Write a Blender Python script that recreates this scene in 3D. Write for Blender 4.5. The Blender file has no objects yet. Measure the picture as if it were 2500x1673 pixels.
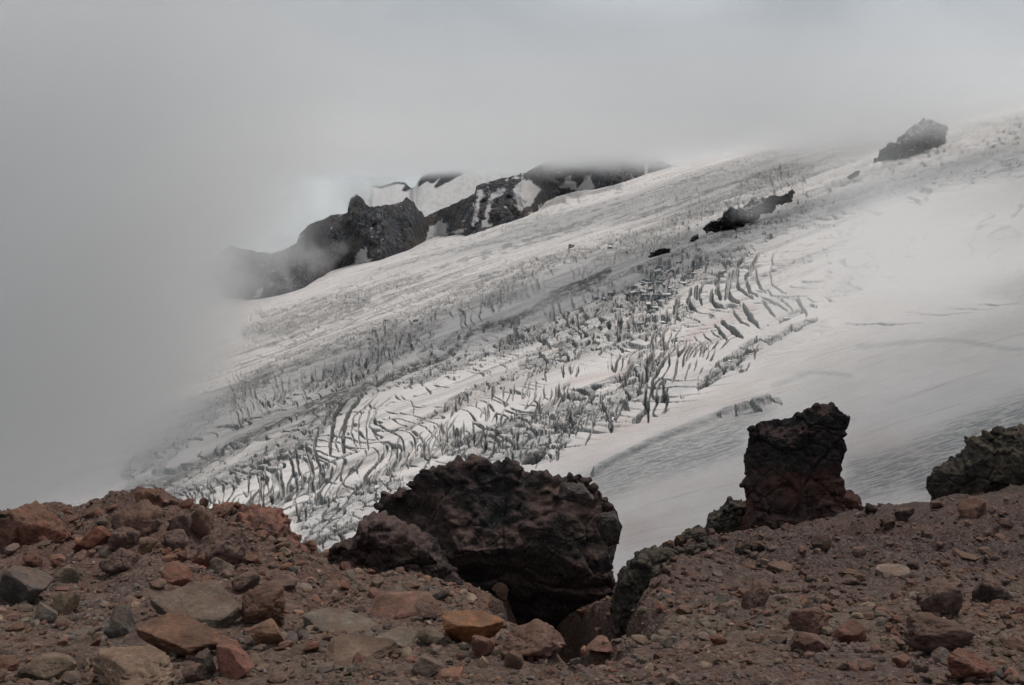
import bpy, math, random
import numpy as np
from mathutils import Vector, Euler

rng = np.random.default_rng(7)
random.seed(7)
scene = bpy.context.scene
col = scene.collection
R = math.radians

# ------------------------------------------------------------------ camera
W, H = 1024.0, 685.0
FPX = 967.0
PITCH = math.atan(142.5 / FPX)
cam_d = bpy.data.cameras.new("camera")
cam_d.sensor_width = 36.0
cam_d.lens = FPX * 36.0 / W
cam_d.clip_start = 0.1
cam_d.clip_end = 30000.0
cam = bpy.data.objects.new("camera", cam_d)
cam.location = (0, 0, 0)
cam.rotation_euler = (R(90) - PITCH, 0, 0)
col.objects.link(cam)
scene.camera = cam

# ------------------------------------------------------------------ world, sun, exposure
SUN_EL, SUN_AZ = 63.0, 38.0          # azimuth measured from +y towards +x
world = bpy.data.worlds.new("World")
scene.world = world
world.use_nodes = True
wn, wl = world.node_tree.nodes, world.node_tree.links
wn.clear()
w_out = wn.new("ShaderNodeOutputWorld")
w_bg = wn.new("ShaderNodeBackground")
w_bg.inputs["Strength"].default_value = 0.1
w_sky = wn.new("ShaderNodeTexSky")
w_sky.sky_type = 'NISHITA'
w_sky.sun_disc = False
w_sky.sun_elevation = R(SUN_EL)
w_sky.sun_rotation = R(SUN_AZ)
w_sky.altitude = 2500
w_tc = wn.new("ShaderNodeTexCoord")
w_map = wn.new("ShaderNodeMapping")
w_map.inputs["Scale"].default_value = (1.0, 1.0, 1.8)
w_noise = wn.new("ShaderNodeTexNoise")
w_noise.inputs["Scale"].default_value = 3.4
w_noise.inputs["Detail"].default_value = 8
w_noise.inputs["Roughness"].default_value = 0.5
w_noise.inputs["Distortion"].default_value = 0.7
w_ramp = wn.new("ShaderNodeValToRGB")
w_ramp.color_ramp.elements[0].position = 0.30
w_ramp.color_ramp.elements[0].color = (0.34, 0.385, 0.42, 1)
w_ramp.color_ramp.elements[1].position = 0.66
w_ramp.color_ramp.elements[1].color = (0.94, 0.99, 1.03, 1)
w_mul = wn.new("ShaderNodeVectorMath"); w_mul.operation = 'SCALE'
w_mul.inputs["Scale"].default_value = 5.4
w_mix = wn.new("ShaderNodeMix"); w_mix.data_type = 'RGBA'
w_mix.inputs[0].default_value = 0.93
wl.new(w_tc.outputs["Generated"], w_map.inputs[0])
wl.new(w_map.outputs[0], w_noise.inputs["Vector"])
wl.new(w_noise.outputs[0], w_ramp.inputs[0])
wl.new(w_ramp.outputs[0], w_mul.inputs[0])
wl.new(w_sky.outputs[0], w_mix.inputs[6])
wl.new(w_mul.outputs[0], w_mix.inputs[7])
wl.new(w_mix.outputs[2], w_bg.inputs["Color"])
wl.new(w_bg.outputs[0], w_out.inputs["Surface"])

sun_d = bpy.data.lights.new("sun", 'SUN')
sun_d.energy = 1.5
sun_d.angle = R(11)
sun_d.color = (1.0, 0.965, 0.92)
sun = bpy.data.objects.new("sun", sun_d)
sdir = Vector((math.cos(R(SUN_EL)) * math.sin(R(SUN_AZ)), math.cos(R(SUN_EL)) * math.cos(R(SUN_AZ)), math.sin(R(SUN_EL))))
sun.rotation_euler = sdir.to_track_quat('Z', 'Y').to_euler()
sun.location = sdir * 50
col.objects.link(sun)

scene.view_settings.view_transform = 'Standard'
scene.view_settings.look = 'None'
scene.view_settings.exposure = 0.36
scene.view_settings.gamma = 1.0
scene.cycles.use_denoising = True
scene.cycles.denoiser = 'OPENIMAGEDENOISE'
scene.cycles.max_bounces = 8
scene.cycles.diffuse_bounces = 2
scene.cycles.volume_bounces = 4
scene.cycles.use_adaptive_sampling = True
scene.cycles.adaptive_threshold = 0.05
scene.cycles.adaptive_min_samples = 16
scene.cycles.volume_max_steps = 32
scene.cycles.volume_step_rate = 1.0

# ------------------------------------------------------------------ numpy noise
def _hash(ix, iy, iz, seed):
    n = (ix.astype(np.uint32) * np.uint32(374761393) + iy.astype(np.uint32) * np.uint32(668265263)
         + iz.astype(np.uint32) * np.uint32(2246822519) + np.uint32((seed * 3266489917) & 0xffffffff))
    n = (n ^ (n >> np.uint32(13))) * np.uint32(1274126177)
    n = (n ^ (n >> np.uint32(16))) * np.uint32(2246822519)
    return n ^ (n >> np.uint32(15))

def perlin(x, y, z=None, seed=0):
    x = np.asarray(x, np.float64); y = np.asarray(y, np.float64)
    two = z is None
    xi, yi = np.floor(x), np.floor(y)
    fx, fy = x - xi, y - yi
    xi, yi = xi.astype(np.int64), yi.astype(np.int64)
    if two:
        zi, fz = np.zeros_like(xi), None
    else:
        z = np.asarray(z, np.float64); zf = np.floor(z); fz = z - zf; zi = zf.astype(np.int64)
    f = lambda t: t * t * t * (t * (t * 6 - 15) + 10)
    u, v = f(fx), f(fy)
    def g(dx, dy, dz):
        h = _hash(xi + dx, yi + dy, zi + dz, seed)
        a = (h & np.uint32(1023)).astype(np.float64) / 1023 * 2 - 1
        b = ((h >> np.uint32(10)) & np.uint32(1023)).astype(np.float64) / 1023 * 2 - 1
        if two:
            return a * (fx - dx) + b * (fy - dy)
        c = ((h >> np.uint32(20)) & np.uint32(1023)).astype(np.float64) / 1023 * 2 - 1
        return a * (fx - dx) + b * (fy - dy) + c * (fz - dz)
    def sl(dz):
        return (g(0,0,dz)*(1-u) + g(1,0,dz)*u)*(1-v) + (g(0,1,dz)*(1-u) + g(1,1,dz)*u)*v
    if two:
        return sl(0) * 1.5
    w = f(fz)
    return (sl(0)*(1-w) + sl(1)*w) * 1.4

def fbm(x, y, z=None, oct=4, seed=0, gain=0.5, ridged=False):
    s, a, fr = 0.0, 1.0, 1.0
    for o in range(oct):
        n = perlin(x*fr, y*fr, None if z is None else z*fr, seed + o*17)
        if ridged:
            n = 1 - 2*np.abs(n)
        s = s + a*n
        a *= gain; fr *= 2.03
    return s

def voro(x, y, seed=0):
    """2-D cells: F1, F2, cell value, offset to the nearest site"""
    xi, yi = np.floor(x), np.floor(y)
    f1 = np.full(x.shape, 9.0); f2 = np.full(x.shape, 9.0)
    cv = np.zeros(x.shape); ox = np.zeros(x.shape); oy = np.zeros(x.shape)
    z0 = np.zeros(x.shape, np.int64)
    for dx in (-1, 0, 1):
        for dy in (-1, 0, 1):
            cx, cy = xi + dx, yi + dy
            h = _hash(cx.astype(np.int64), cy.astype(np.int64), z0, seed)
            px = cx + 0.1 + 0.8*(h & np.uint32(1023)).astype(np.float64)/1023
            py = cy + 0.1 + 0.8*((h >> np.uint32(10)) & np.uint32(1023)).astype(np.float64)/1023
            c = ((h >> np.uint32(20)) & np.uint32(1023)).astype(np.float64)/1023
            d = np.hypot(x - px, y - py)
            near = d < f1
            f2 = np.where(near, f1, np.minimum(f2, d))
            f1 = np.where(near, d, f1)
            cv = np.where(near, c, cv); ox = np.where(near, x - px, ox); oy = np.where(near, y - py, oy)
    return f1, f2, cv, ox, oy

def voro3(x, y, z, seed=0):
    xi, yi, zi = np.floor(x), np.floor(y), np.floor(z)
    f1 = np.full(x.shape, 9.0); f2 = np.full(x.shape, 9.0); cv = np.zeros(x.shape); off = np.zeros(x.shape + (3,))
    for dx in (-1, 0, 1):
        for dy in (-1, 0, 1):
            for dz in (-1, 0, 1):
                cx, cy, cz = xi + dx, yi + dy, zi + dz
                h = _hash(cx.astype(np.int64), cy.astype(np.int64), cz.astype(np.int64), seed)
                px = cx + (h & np.uint32(1023)).astype(np.float64)/1023
                py = cy + ((h >> np.uint32(10)) & np.uint32(1023)).astype(np.float64)/1023
                c = ((h >> np.uint32(20)) & np.uint32(1023)).astype(np.float64)/1023
                pz = cz + c
                d = np.sqrt((x-px)**2 + (y-py)**2 + (z-pz)**2)
                near = d < f1
                f2 = np.where(near, f1, np.minimum(f2, d)); f1 = np.where(near, d, f1)
                cv = np.where(near, (c*7.31) % 1.0, cv)
                off = np.where(near[..., None], np.stack([x-px, y-py, z-pz], -1), off)
    return f1, f2, cv, off

def sstep(a, b, x):
    t = np.clip((x - a) / (b - a), 0, 1)
    return t*t*(3 - 2*t)

# ------------------------------------------------------------------ view helpers (photo pixel -> ray)
CP, SP = math.cos(PITCH), math.sin(PITCH)
def ray(px, py):
    """direction with y = 1: returns (x/y, z/y)"""
    a = (np.asarray(px, float) - W/2) / FPX
    b = (H/2 - np.asarray(py, float)) / FPX
    dy = CP + b*SP
    return a/dy, (-SP + b*CP)/dy

VS = 2343.0/1024.0      # survey coordinates are noted on a 2343 px wide copy of the photograph
def zoomer(x0, y0, x1, wz):
    k = (x1 - x0)/wz
    return lambda pts: [((x0 + X*k)*0.9372, (y0 + Y*k)*0.9372) for X, Y in pts], k*0.9372
zA, kA = zoomer(1500, 600, 2000, 2340)
zD, kD = zoomer(1000, 850, 1500, 2340)
zF, kF = zoomer(350, 700, 1250, 2171)
zE, kE = zoomer(450, 300, 1350, 2343)
zG, kG = zoomer(1250, 250, 2500, 2343)
z2, k2 = zoomer(750, 1050, 1600, 2139)
z3, k3 = zoomer(1500, 950, 2500, 2169)
z1, k1 = zoomer(0, 1150, 850, 2343)

# ------------------------------------------------------------------ mesh helpers
def mesh_from(name, verts, quads=None, tris=None, smooth=True):
    me = bpy.data.meshes.new(name)
    verts = np.ascontiguousarray(verts, np.float32).reshape(-1, 3)
    me.vertices.add(len(verts))
    me.vertices.foreach_set("co", verts.ravel())
    faces = []
    nq = 0 if quads is None else len(quads)
    nt = 0 if tris is None else len(tris)
    loops = np.concatenate([np.asarray(a, np.int32).ravel() for a in (quads, tris) if a is not None])
    starts = np.concatenate([np.arange(nq, dtype=np.int32)*4, nq*4 + np.arange(nt, dtype=np.int32)*3])
    me.loops.add(len(loops))
    me.loops.foreach_set("vertex_index", loops)
    me.polygons.add(nq + nt)
    me.polygons.foreach_set("loop_start", starts)
    me.polygons.foreach_set("use_smooth", np.full(nq + nt, smooth))
    me.update(calc_edges=True)
    me.validate()
    return me

def add_attr(me, name, arr):
    arr = np.asarray(arr, np.float32)
    if arr.ndim == 1:
        a = me.attributes.new(name, 'FLOAT', 'POINT'); a.data.foreach_set("value", arr)
    else:
        a = me.attributes.new(name, 'FLOAT_COLOR', 'POINT')
        rgba = np.ones((len(arr), 4), np.float32); rgba[:, :3] = arr
        a.data.foreach_set("color", rgba.ravel())

def grid_quads(r, c, wrap=False):
    i = np.arange(r*c).reshape(r, c)
    if wrap:
        j = np.roll(i, -1, axis=1)
        return np.stack([i[:-1], j[:-1], j[1:], i[1:]], -1).reshape(-1, 4)
    return np.stack([i[:-1, :-1], i[:-1, 1:], i[1:, 1:], i[1:, :-1]], -1).reshape(-1, 4)

def link(name, me, mat=None, parent=None, label=None, cat=None, group=None, kind=None):
    o = bpy.data.objects.new(name, me)
    col.objects.link(o)
    if mat is not None and me is not None and not me.materials:
        me.materials.append(mat)
    if parent is not None: o.parent = parent
    if label: o["label"] = label
    if cat: o["category"] = cat
    if group: o["group"] = group
    if kind: o["kind"] = kind
    return o

# ------------------------------------------------------------------ materials
class NT:
    def __init__(s, name):
        s.m = bpy.data.materials.new(name); s.m.use_nodes = True
        s.t = s.m.node_tree; s.t.nodes.clear()
        s.out = s.n("ShaderNodeOutputMaterial")
    def n(s, k, **kw):
        nd = s.t.nodes.new(k)
        for a, b in kw.items(): setattr(nd, a, b)
        return nd
    def l(s, a, b): s.t.links.new(a, b)
    def val(s, sock, v):
        if hasattr(v, "is_linked") or hasattr(v, "links"): s.l(v, sock)
        else: sock.default_value = v
    def math(s, op, a, b=None, c=None, clamp=False):
        nd = s.n("ShaderNodeMath", operation=op, use_clamp=clamp)
        s.val(nd.inputs[0], a)
        if b is not None: s.val(nd.inputs[1], b)
        if c is not None: s.val(nd.inputs[2], c)
        return nd.outputs[0]
    def mix(s, f, a, b, blend='MIX'):
        nd = s.n("ShaderNodeMix", data_type='RGBA', blend_type=blend)
        s.val(nd.inputs[0], f)
        for k, v in ((6, a), (7, b)):
            if isinstance(v, tuple): nd.inputs[k].default_value = (*v[:3], 1)
            else: s.l(v, nd.inputs[k])
        return nd.outputs[2]
    def noise(s, vec, scale, detail=4, rough=0.55, dist=0.0):
        nd = s.n("ShaderNodeTexNoise")
        if vec is not None: s.l(vec, nd.inputs["Vector"])
        nd.inputs["Scale"].default_value = scale; nd.inputs["Detail"].default_value = detail
        nd.inputs["Roughness"].default_value = rough; nd.inputs["Distortion"].default_value = dist
        return nd.outputs[0]
    def voro(s, vec, scale, feature='F1'):
        nd = s.n("ShaderNodeTexVoronoi", feature=feature)
        if vec is not None: s.l(vec, nd.inputs["Vector"])
        nd.inputs["Scale"].default_value = scale
        return nd
    def range(s, v, a, b, c=0.0, d=1.0, smooth=True):
        nd = s.n("ShaderNodeMapRange", interpolation_type='SMOOTHSTEP' if smooth else 'LINEAR')
        s.val(nd.inputs[0], v)
        for i, q in enumerate((a, b, c, d)): nd.inputs[i+1].default_value = q
        return nd.outputs[0]
    def mapping(s, vec, scale=(1,1,1), rot=(0,0,0)):
        nd = s.n("ShaderNodeMapping"); s.l(vec, nd.inputs[0])
        nd.inputs["Scale"].default_value = scale; nd.inputs["Rotation"].default_value = rot
        return nd.outputs[0]
    def attr(s, name, out="Fac"):
        nd = s.n("ShaderNodeAttribute", attribute_name=name); return nd.outputs[out]
    def pos(s): return s.n("ShaderNodeNewGeometry").outputs["Position"]
    def nz(s):
        g = s.n("ShaderNodeNewGeometry"); x = s.n("ShaderNodeSeparateXYZ"); s.l(g.outputs["Normal"], x.inputs[0]); return x.outputs[2]
    def bump(s, h, strength, dist, prev=None):
        nd = s.n("ShaderNodeBump"); s.l(h, nd.inputs["Height"])
        nd.inputs["Strength"].default_value = strength; nd.inputs["Distance"].default_value = dist
        if prev is not None: s.l(prev, nd.inputs["Normal"])
        return nd.outputs[0]
    def finish(s, color, rough=0.9, normal=None, spec=0.2, gain=None):
        if gain:
            g = s.n('ShaderNodeVectorMath', operation='MULTIPLY'); s.l(color, g.inputs[0]); g.inputs[1].default_value = gain; color = g.outputs[0]
        b = s.n("ShaderNodeBsdfPrincipled")
        if isinstance(color, tuple): b.inputs["Base Color"].default_value = (*color[:3], 1)
        else: s.l(color, b.inputs["Base Color"])
        s.val(b.inputs["Roughness"], rough)
        b.inputs["Specular IOR Level"].default_value = spec
        if normal is not None: s.l(normal, b.inputs["Normal"])
        s.l(b.outputs[0], s.out.inputs["Surface"])
        return s.m

def mat_glacier():
    s = NT("glacier_ice_and_snow")
    p = s.pos()
    snow = s.mix(s.range(s.noise(p, 0.012, 5), 0.35, 0.65), (0.74, 0.69, 0.66), (0.64, 0.595, 0.565))
    pink = s.math('MULTIPLY', s.attr("pink"), s.range(s.noise(s.mapping(p, (1, 1, 1), (0, 0, R(-32))), 0.03, 5, 0.6), 0.3, 0.7, 0.3, 1.0))
    snow = s.mix(pink, snow, (0.56, 0.455, 0.42))
    # fine melt streaks running down the flow
    st = s.noise(s.mapping(p, (0.25, 2.6, 0.3), (0, 0, R(-24))), 0.12, 5, 0.65)
    snow = s.mix(s.range(st, 0.52, 0.78, 0.0, 0.55), snow, (0.40, 0.335, 0.31))
    st3 = s.noise(s.mapping(p, (0.4, 2.2, 0.4), (0, 0, R(-20))), 0.5, 4, 0.7)
    snow = s.mix(s.range(st3, 0.45, 0.75, 0.0, 0.30), snow, (0.48, 0.44, 0.42))
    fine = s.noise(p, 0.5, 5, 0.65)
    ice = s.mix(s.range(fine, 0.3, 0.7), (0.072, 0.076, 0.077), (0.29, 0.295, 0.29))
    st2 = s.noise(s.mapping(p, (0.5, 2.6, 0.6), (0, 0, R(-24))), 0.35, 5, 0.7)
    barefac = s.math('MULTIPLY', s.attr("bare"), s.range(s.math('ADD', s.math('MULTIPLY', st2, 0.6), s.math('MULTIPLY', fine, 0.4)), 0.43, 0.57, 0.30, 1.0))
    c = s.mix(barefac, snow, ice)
    steep = s.range(s.math('ADD', s.nz(), s.math('MULTIPLY', s.math('SUBTRACT', fine, 0.5), 0.25)), 0.55, 0.86, 1.0, 0.0)
    c = s.mix(s.math('MULTIPLY', steep, 0.92), c, ice)
    deb_shade = s.math('MULTIPLY', s.attr("debris_shade"), s.range(s.noise(p, 0.16, 5, 0.65), 0.34, 0.56, 0.15, 1.0))
    c = s.mix(deb_shade, c, s.mix(fine, (0.05, 0.048, 0.047), (0.16, 0.15, 0.145)))
    nb = s.bump(fine, 0.55, 0.8)
    nb = s.bump(st, 0.4, 1.2, nb)
    nb = s.bump(st3, 0.4, 0.5, nb)
    return s.finish(c, 0.75, nb, 0.25)

def mat_serac():
    s = NT("serac_ice")
    p = s.pos()
    fine = s.noise(p, 0.7, 5, 0.65)
    ice = s.mix(s.range(fine, 0.3, 0.7), (0.09, 0.098, 0.10), (0.36, 0.37, 0.37))
    steep = s.range(s.math('ADD', s.nz(), s.math('MULTIPLY', s.math('SUBTRACT', fine, 0.5), 0.3)), 0.45, 0.8, 1.0, 0.0)
    c = s.mix(steep, (0.66, 0.635, 0.62), ice)
    return s.finish(c, 0.75, s.bump(fine, 0.6, 0.6), 0.25)

def mat_cliff(name, dark, brown, snowy=True, auto=1.0, sn_rng=(0.86, 0.95)):
    s = NT(name)
    p = s.pos()
    n1 = s.noise(p, 0.011, 6, 0.6)
    n2 = s.noise(s.mapping(p, (1, 1, 0.25)), 0.06, 6, 0.65)
    strata = s.noise(s.mapping(p, (0.08, 0.08, 1.0), (0.02, R(-16), 0)), 0.05, 5, 0.6)
    c = s.mix(s.range(n1, 0.4, 0.62), dark, brown)
    c = s.mix(s.range(strata, 0.35, 0.65, 0.0, 0.6), c, tuple(0.35*v for v in dark))
    c = s.mix(s.range(n2, 0.42, 0.62, 0.0, 0.8), c, tuple(1.8*v for v in dark))
    n4 = s.noise(p, 0.13, 5, 0.7)
    c = s.mix(s.range(n4, 0.40, 0.56, 0.75, 0.0), c, tuple(0.22*v for v in dark))
    if snowy:
        sn = s.math('MAXIMUM', s.attr("snow"), s.math('MULTIPLY', s.range(s.nz(), *sn_rng), s.range(s.noise(p, 0.02, 4), 0.52, 0.60, 0.0, auto)))
        c = s.mix(sn, c, (0.70, 0.675, 0.66))
    nb = s.bump(n2, 1.0, 14.0)
    nb = s.bump(n4, 1.0, 6.0, nb)
    return s.finish(c, 0.95, nb, 0.1)

def mat_lava(name, top, mid, low, sc=1.0, zlo=None, zhi=None, redness=0.5):
    """scoria: dark crusted top, reddish or tan body"""
    s = NT(name)
    p = s.pos()
    n1 = s.noise(p, 0.9*sc, 6, 0.6, 0.5)
    n2 = s.noise(p, 7.0*sc, 6, 0.68)
    n3 = s.noise(p, 34.0*sc, 4, 0.7)
    c = s.mix(s.range(n1, 0.42, 0.6), mid, low)
    if zlo is not None:
        x = s.n("ShaderNodeSeparateXYZ"); s.l(p, x.inputs[0])
        zz = s.math('ADD', x.outputs[2], s.math('MULTIPLY', s.math('SUBTRACT', n1, 0.5), (zhi - zlo)*1.6))
        c = s.mix(s.range(zz, zlo, zhi), c, top)
    else:
        c = s.mix(s.range(s.noise(p, 1.7*sc, 5, 0.6, 0.6), 0.42, 0.62), c, top)
    lt = s.n('ShaderNodeVectorMath', operation='SCALE'); s.l(c, lt.inputs[0]); lt.inputs['Scale'].default_value = 2.1
    c = s.mix(s.range(n2, 0.38, 0.72, 0.0, 0.8), c, lt.outputs[0])
    c = s.mix(s.range(n3, 0.35, 0.65, 0.55, 0.0), c, (0.012, 0.011, 0.011))
    pale = s.voro(p, 26.0*sc)
    c = s.mix(s.range(pale.outputs["Distance"], 0.10, 0.20, 0.55, 0.0), c, (0.20, 0.17, 0.16))
    dust = s.math('MULTIPLY', s.range(s.nz(), 0.05, 0.75), s.range(s.noise(p, 2.3*sc, 6, 0.65), 0.40, 0.60, 0.0, 0.8))
    c = s.mix(dust, c, tuple(min(1, 1.8*v) for v in low))
    crk = s.n("ShaderNodeTexVoronoi", feature='DISTANCE_TO_EDGE'); wv = s.n('ShaderNodeVectorMath', operation='ADD'); s.l(p, wv.inputs[0])
    nzv = s.n('ShaderNodeTexNoise'); s.l(p, nzv.inputs['Vector']); nzv.inputs['Scale'].default_value = 1.6*sc; nzv.inputs['Detail'].default_value = 4
    s.l(nzv.outputs[1], wv.inputs[1]); s.l(wv.outputs[0], crk.inputs['Vector']); crk.inputs['Scale'].default_value = 0.9*sc
    ce = s.range(crk.outputs['Distance'], 0.0, 0.03, 1.0, 0.0)
    c = s.mix(s.math('MULTIPLY', ce, s.range(n1, 0.45, 0.6, 0.0, 0.6)), c, (0.01, 0.009, 0.009))
    c = s.mix(s.range(s.noise(p, 1.1*sc, 3, 0.5), 0.60, 0.72, 0.0, 0.5), c, tuple(min(1, 2.6*v) for v in top))
    nb = s.bump(n2, 0.8, 0.10/sc)
    nb = s.bump(n3, 0.7, 0.025/sc, nb)
    return s.finish(c, 0.95, nb, 0.12)

def mat_stone(name, use_attr=False):
    s = NT(name)
    p = s.pos()
    if use_attr: base = s.attr("tint", "Color")
    else: base = s.n("ShaderNodeObjectInfo").outputs["Color"]
    n1 = s.noise(p, 9.0, 5, 0.6, 0.4)
    n2 = s.noise(p, 48.0, 5, 0.7)
    n3 = s.noise(p, 190.0, 3, 0.7)
    dk = s.n("ShaderNodeVectorMath", operation='SCALE'); s.l(base, dk.inputs[0]); dk.inputs["Scale"].default_value = 0.5
    lt = s.n("ShaderNodeVectorMath", operation='SCALE'); s.l(base, lt.inputs[0]); lt.inputs["Scale"].default_value = 1.55
    c = s.mix(s.range(n1, 0.34, 0.66), dk.outputs[0], lt.outputs[0])
    rust = s.math('MULTIPLY', s.range(s.noise(p, 4.5, 4, 0.6), 0.52, 0.66), 0.4)
    c = s.mix(rust, c, (0.24, 0.125, 0.07))
    c = s.mix(s.range(n2, 0.35, 0.6, 0.55, 0.0), c, dk.outputs[0])
    c = s.mix(s.range(n3, 0.60, 0.72, 0.0, 0.6), c, (0.45, 0.40, 0.35))
    c = s.mix(s.range(n3, 0.28, 0.40, 0.6, 0.0), c, (0.04, 0.034, 0.032))
    dust = s.math('MULTIPLY', s.range(s.nz(), 0.2, 0.95), s.range(s.noise(p, 14.0, 5, 0.65), 0.35, 0.65, 0.15, 0.75))
    c = s.mix(dust, c, (0.25, 0.168, 0.128))
    nb = s.bump(n2, 0.9, 0.016)
    nb = s.bump(n3, 0.7, 0.005, nb)
    return s.finish(c, 0.92, nb, 0.12, (0.74, 0.68, 0.64))

def mat_ground():
    s = NT("scree_ground")
    p = s.pos()
    n1 = s.noise(p, 0.55, 5, 0.6, 0.3)
    n2 = s.noise(p, 5.0, 6, 0.65)
    n3 = s.noise(p, 36.0, 5, 0.72)
    base = s.mix(s.range(n1, 0.38, 0.62), (0.205, 0.142, 0.122), (0.265, 0.150, 0.112))
    tanf = s.attr("tan")
    base = s.mix(tanf, base, (0.25, 0.195, 0.145))
    base = s.mix(s.math("MULTIPLY", s.attr("red"), 0.8), base, (0.23, 0.13, 0.105))
    base = s.mix(s.attr("grey"), base, (0.105, 0.083, 0.080))
    base = s.mix(s.range(n2, 0.36, 0.66, 0.0, 0.6), base, (0.085, 0.066, 0.062))
    g = s.voro(p, 46.0)
    bb = s.n("ShaderNodeRGBToBW"); s.l(g.outputs["Color"], bb.inputs[0])
    base = s.mix(s.range(bb.outputs[0], 0.45, 0.95, 0.0, 0.7), base, (0.32, 0.26, 0.22))
    base = s.mix(s.range(bb.outputs[0], 0.05, 0.35, 0.6, 0.0), base, (0.05, 0.04, 0.04))
    g2 = s.voro(p, 130.0)
    base = s.mix(s.range(g2.outputs["Distance"], 0.12, 0.28, 0.45, 0.0), base, (0.40, 0.34, 0.30))
    h = s.math('ADD', s.math('MULTIPLY', n3, 0.7), s.math('MULTIPLY', g.outputs["Distance"], -0.6))
    nb = s.bump(n2, 0.7, 0.08)
    nb = s.bump(h, 0.9, 0.025, nb)
    return s.finish(base, 0.95, nb, 0.12, (0.60, 0.555, 0.54))

M_GLA, M_SER = mat_glacier(), mat_serac()
M_RIDGE = mat_cliff("far_cliff_rock", (0.105, 0.108, 0.118), (0.165, 0.132, 0.108))
M_SLOPE = mat_cliff("far_slope", (0.07, 0.075, 0.085), (0.09, 0.08, 0.075), True, 0.0)
M_STONE, M_GRAVEL, M_GROUND = mat_stone("stone"), mat_stone("gravel", True), mat_ground()

# ------------------------------------------------------------------ glacier (one sheet, tilted down to the left)
GA, GB, GC = -112.0, 0.30, 0.028
def plane_hit(px, py):
    tx, s = ray(px, py)
    y = GA / (s - GB*tx - GC)
    return y*tx, y, y*s

pxs = np.concatenate([np.arange(-70, 130, 2.0), np.arange(130, 835, 0.66), np.arange(835, 1096, 1.6)])
NC, NR = len(pxs), 680
# row at which the sheet is 4400 m away, per column
def row_at(px, ydist):
    lo, hi = np.full(px.shape, -300.0), np.full(px.shape, 640.0)
    for _ in range(40):
        m = (lo + hi)/2
        tx, s = ray(px, m)
        den = s - GB*tx - GC
        y = np.where(den < 0, GA/np.minimum(den, -1e-9), 1e9)
        far = y > ydist
        lo = np.where(far, m, lo); hi = np.where(far, hi, m)
    return hi
tcol = (pxs - W/2)/FPX
top_row = row_at(pxs, np.minimum(4400.0, 275.0/np.maximum(GB*tcol + GC, 0.02)))
tt = np.interp(np.linspace(0, 1, NR), [0, 0.10, 0.82, 0.93, 1.0], [0, 0.10, 0.72, 0.87, 1.0])[:, None]
PX = np.repeat(pxs[None, :], NR, 0)
PY = top_row[None, :] + (628.0 - top_row[None, :])*tt
GX, GY, GZ = plane_hit(PX, PY)
QX, QY = PX*VS, PY*VS
MPP = GY/FPX/VS                       # metres per survey pixel, sideways

wx = perlin(GX/14, GY/20, seed=3); wy = perlin(GX/14, GY/20, seed=4)
wx2 = perlin(GX/55, GY/80, seed=5); wy2 = perlin(GX/55, GY/80, seed=6)
wx3 = perlin(GX/4.5, GY/9, seed=7); wy3 = perlin(GX/4.5, GY/9, seed=8)
QXW, QYW = QX + 2.4*wx + 5*wx2 + 1.6*wx3, QY + 2.4*wy + 5*wy2 + 1.6*wy3

def band(pts, hw, soft=0.5):
    """soft mask round a polyline; hw half width at each point or one number"""
    if np.isscalar(hw): hw = [hw]*len(pts)
    m = np.zeros_like(QX)
    for (a, b, ha, hb) in zip(pts[:-1], pts[1:], hw[:-1], hw[1:]):
        g = max(ha, hb)*1.05 + 6
        sel = np.nonzero((QXW > min(a[0], b[0]) - g) & (QXW < max(a[0], b[0]) + g) & (QYW > min(a[1], b[1]) - g) & (QYW < max(a[1], b[1]) + g))
        if len(sel[0]) == 0: continue
        x, y = QXW[sel], QYW[sel]
        dx, dy = b[0]-a[0], b[1]-a[1]
        t = np.clip(((x-a[0])*dx + (y-a[1])*dy)/(dx*dx+dy*dy+1e-9), 0, 1)
        d = np.hypot(x - a[0] - t*dx, y - a[1] - t*dy)
        h = ha + (hb-ha)*t
        m[sel] = np.maximum(m[sel], 1 - sstep(h*(1-soft), h, d))
    return m

def polymask(pts, soft=6.0):
    inside = np.zeros(QX.shape, bool)
    dist = np.full(QX.shape, 1e9)
    n = len(pts)
    xs = [p[0] for p in pts]; ys = [p[1] for p in pts]
    sel = np.nonzero((QXW > min(xs)-soft) & (QXW < max(xs)+soft) & (QYW > min(ys)-soft) & (QYW < max(ys)+soft))
    x, y = QXW[sel], QYW[sel]
    ins = np.zeros(x.shape, bool); dd = np.full(x.shape, 1e9)
    for i in range(n):
        a, b = pts[i], pts[(i+1) % n]
        if a[1] != b[1]:
            c = ((a[1] > y) != (b[1] > y)) & (x < (b[0]-a[0])*(y-a[1])/(b[1]-a[1]) + a[0])
            ins ^= c
        dx, dy = b[0]-a[0], b[1]-a[1]
        t = np.clip(((x-a[0])*dx+(y-a[1])*dy)/(dx*dx+dy*dy+1e-9), 0, 1)
        dd = np.minimum(dd, np.hypot(x-a[0]-t*dx, y-a[1]-t*dy))
    m = np.zeros(QX.shape)
    m[sel] = sstep(-soft, soft, np.where(ins, dd, -dd))
    return m

DZ = np.zeros_like(QX); BARE = np.zeros_like(QX); DEB_SHADE = np.zeros_like(QX); PINK = np.zeros_like(QX)

# broad relief
DZ += 7*fbm(GX/330, GY/420, oct=3, seed=21)
DZ += 0.6*fbm(GX/26, GY/40, oct=3, seed=25)
# flow ridges parallel to the ice stream
fl_u = GX*math.cos(R(24)) + GY*math.sin(R(24)); fl_v = -GX*math.sin(R(24)) + GY*math.cos(R(24))
DZ += 0.8*fbm(fl_u/260, fl_v/22, oct=3, seed=29)

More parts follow.
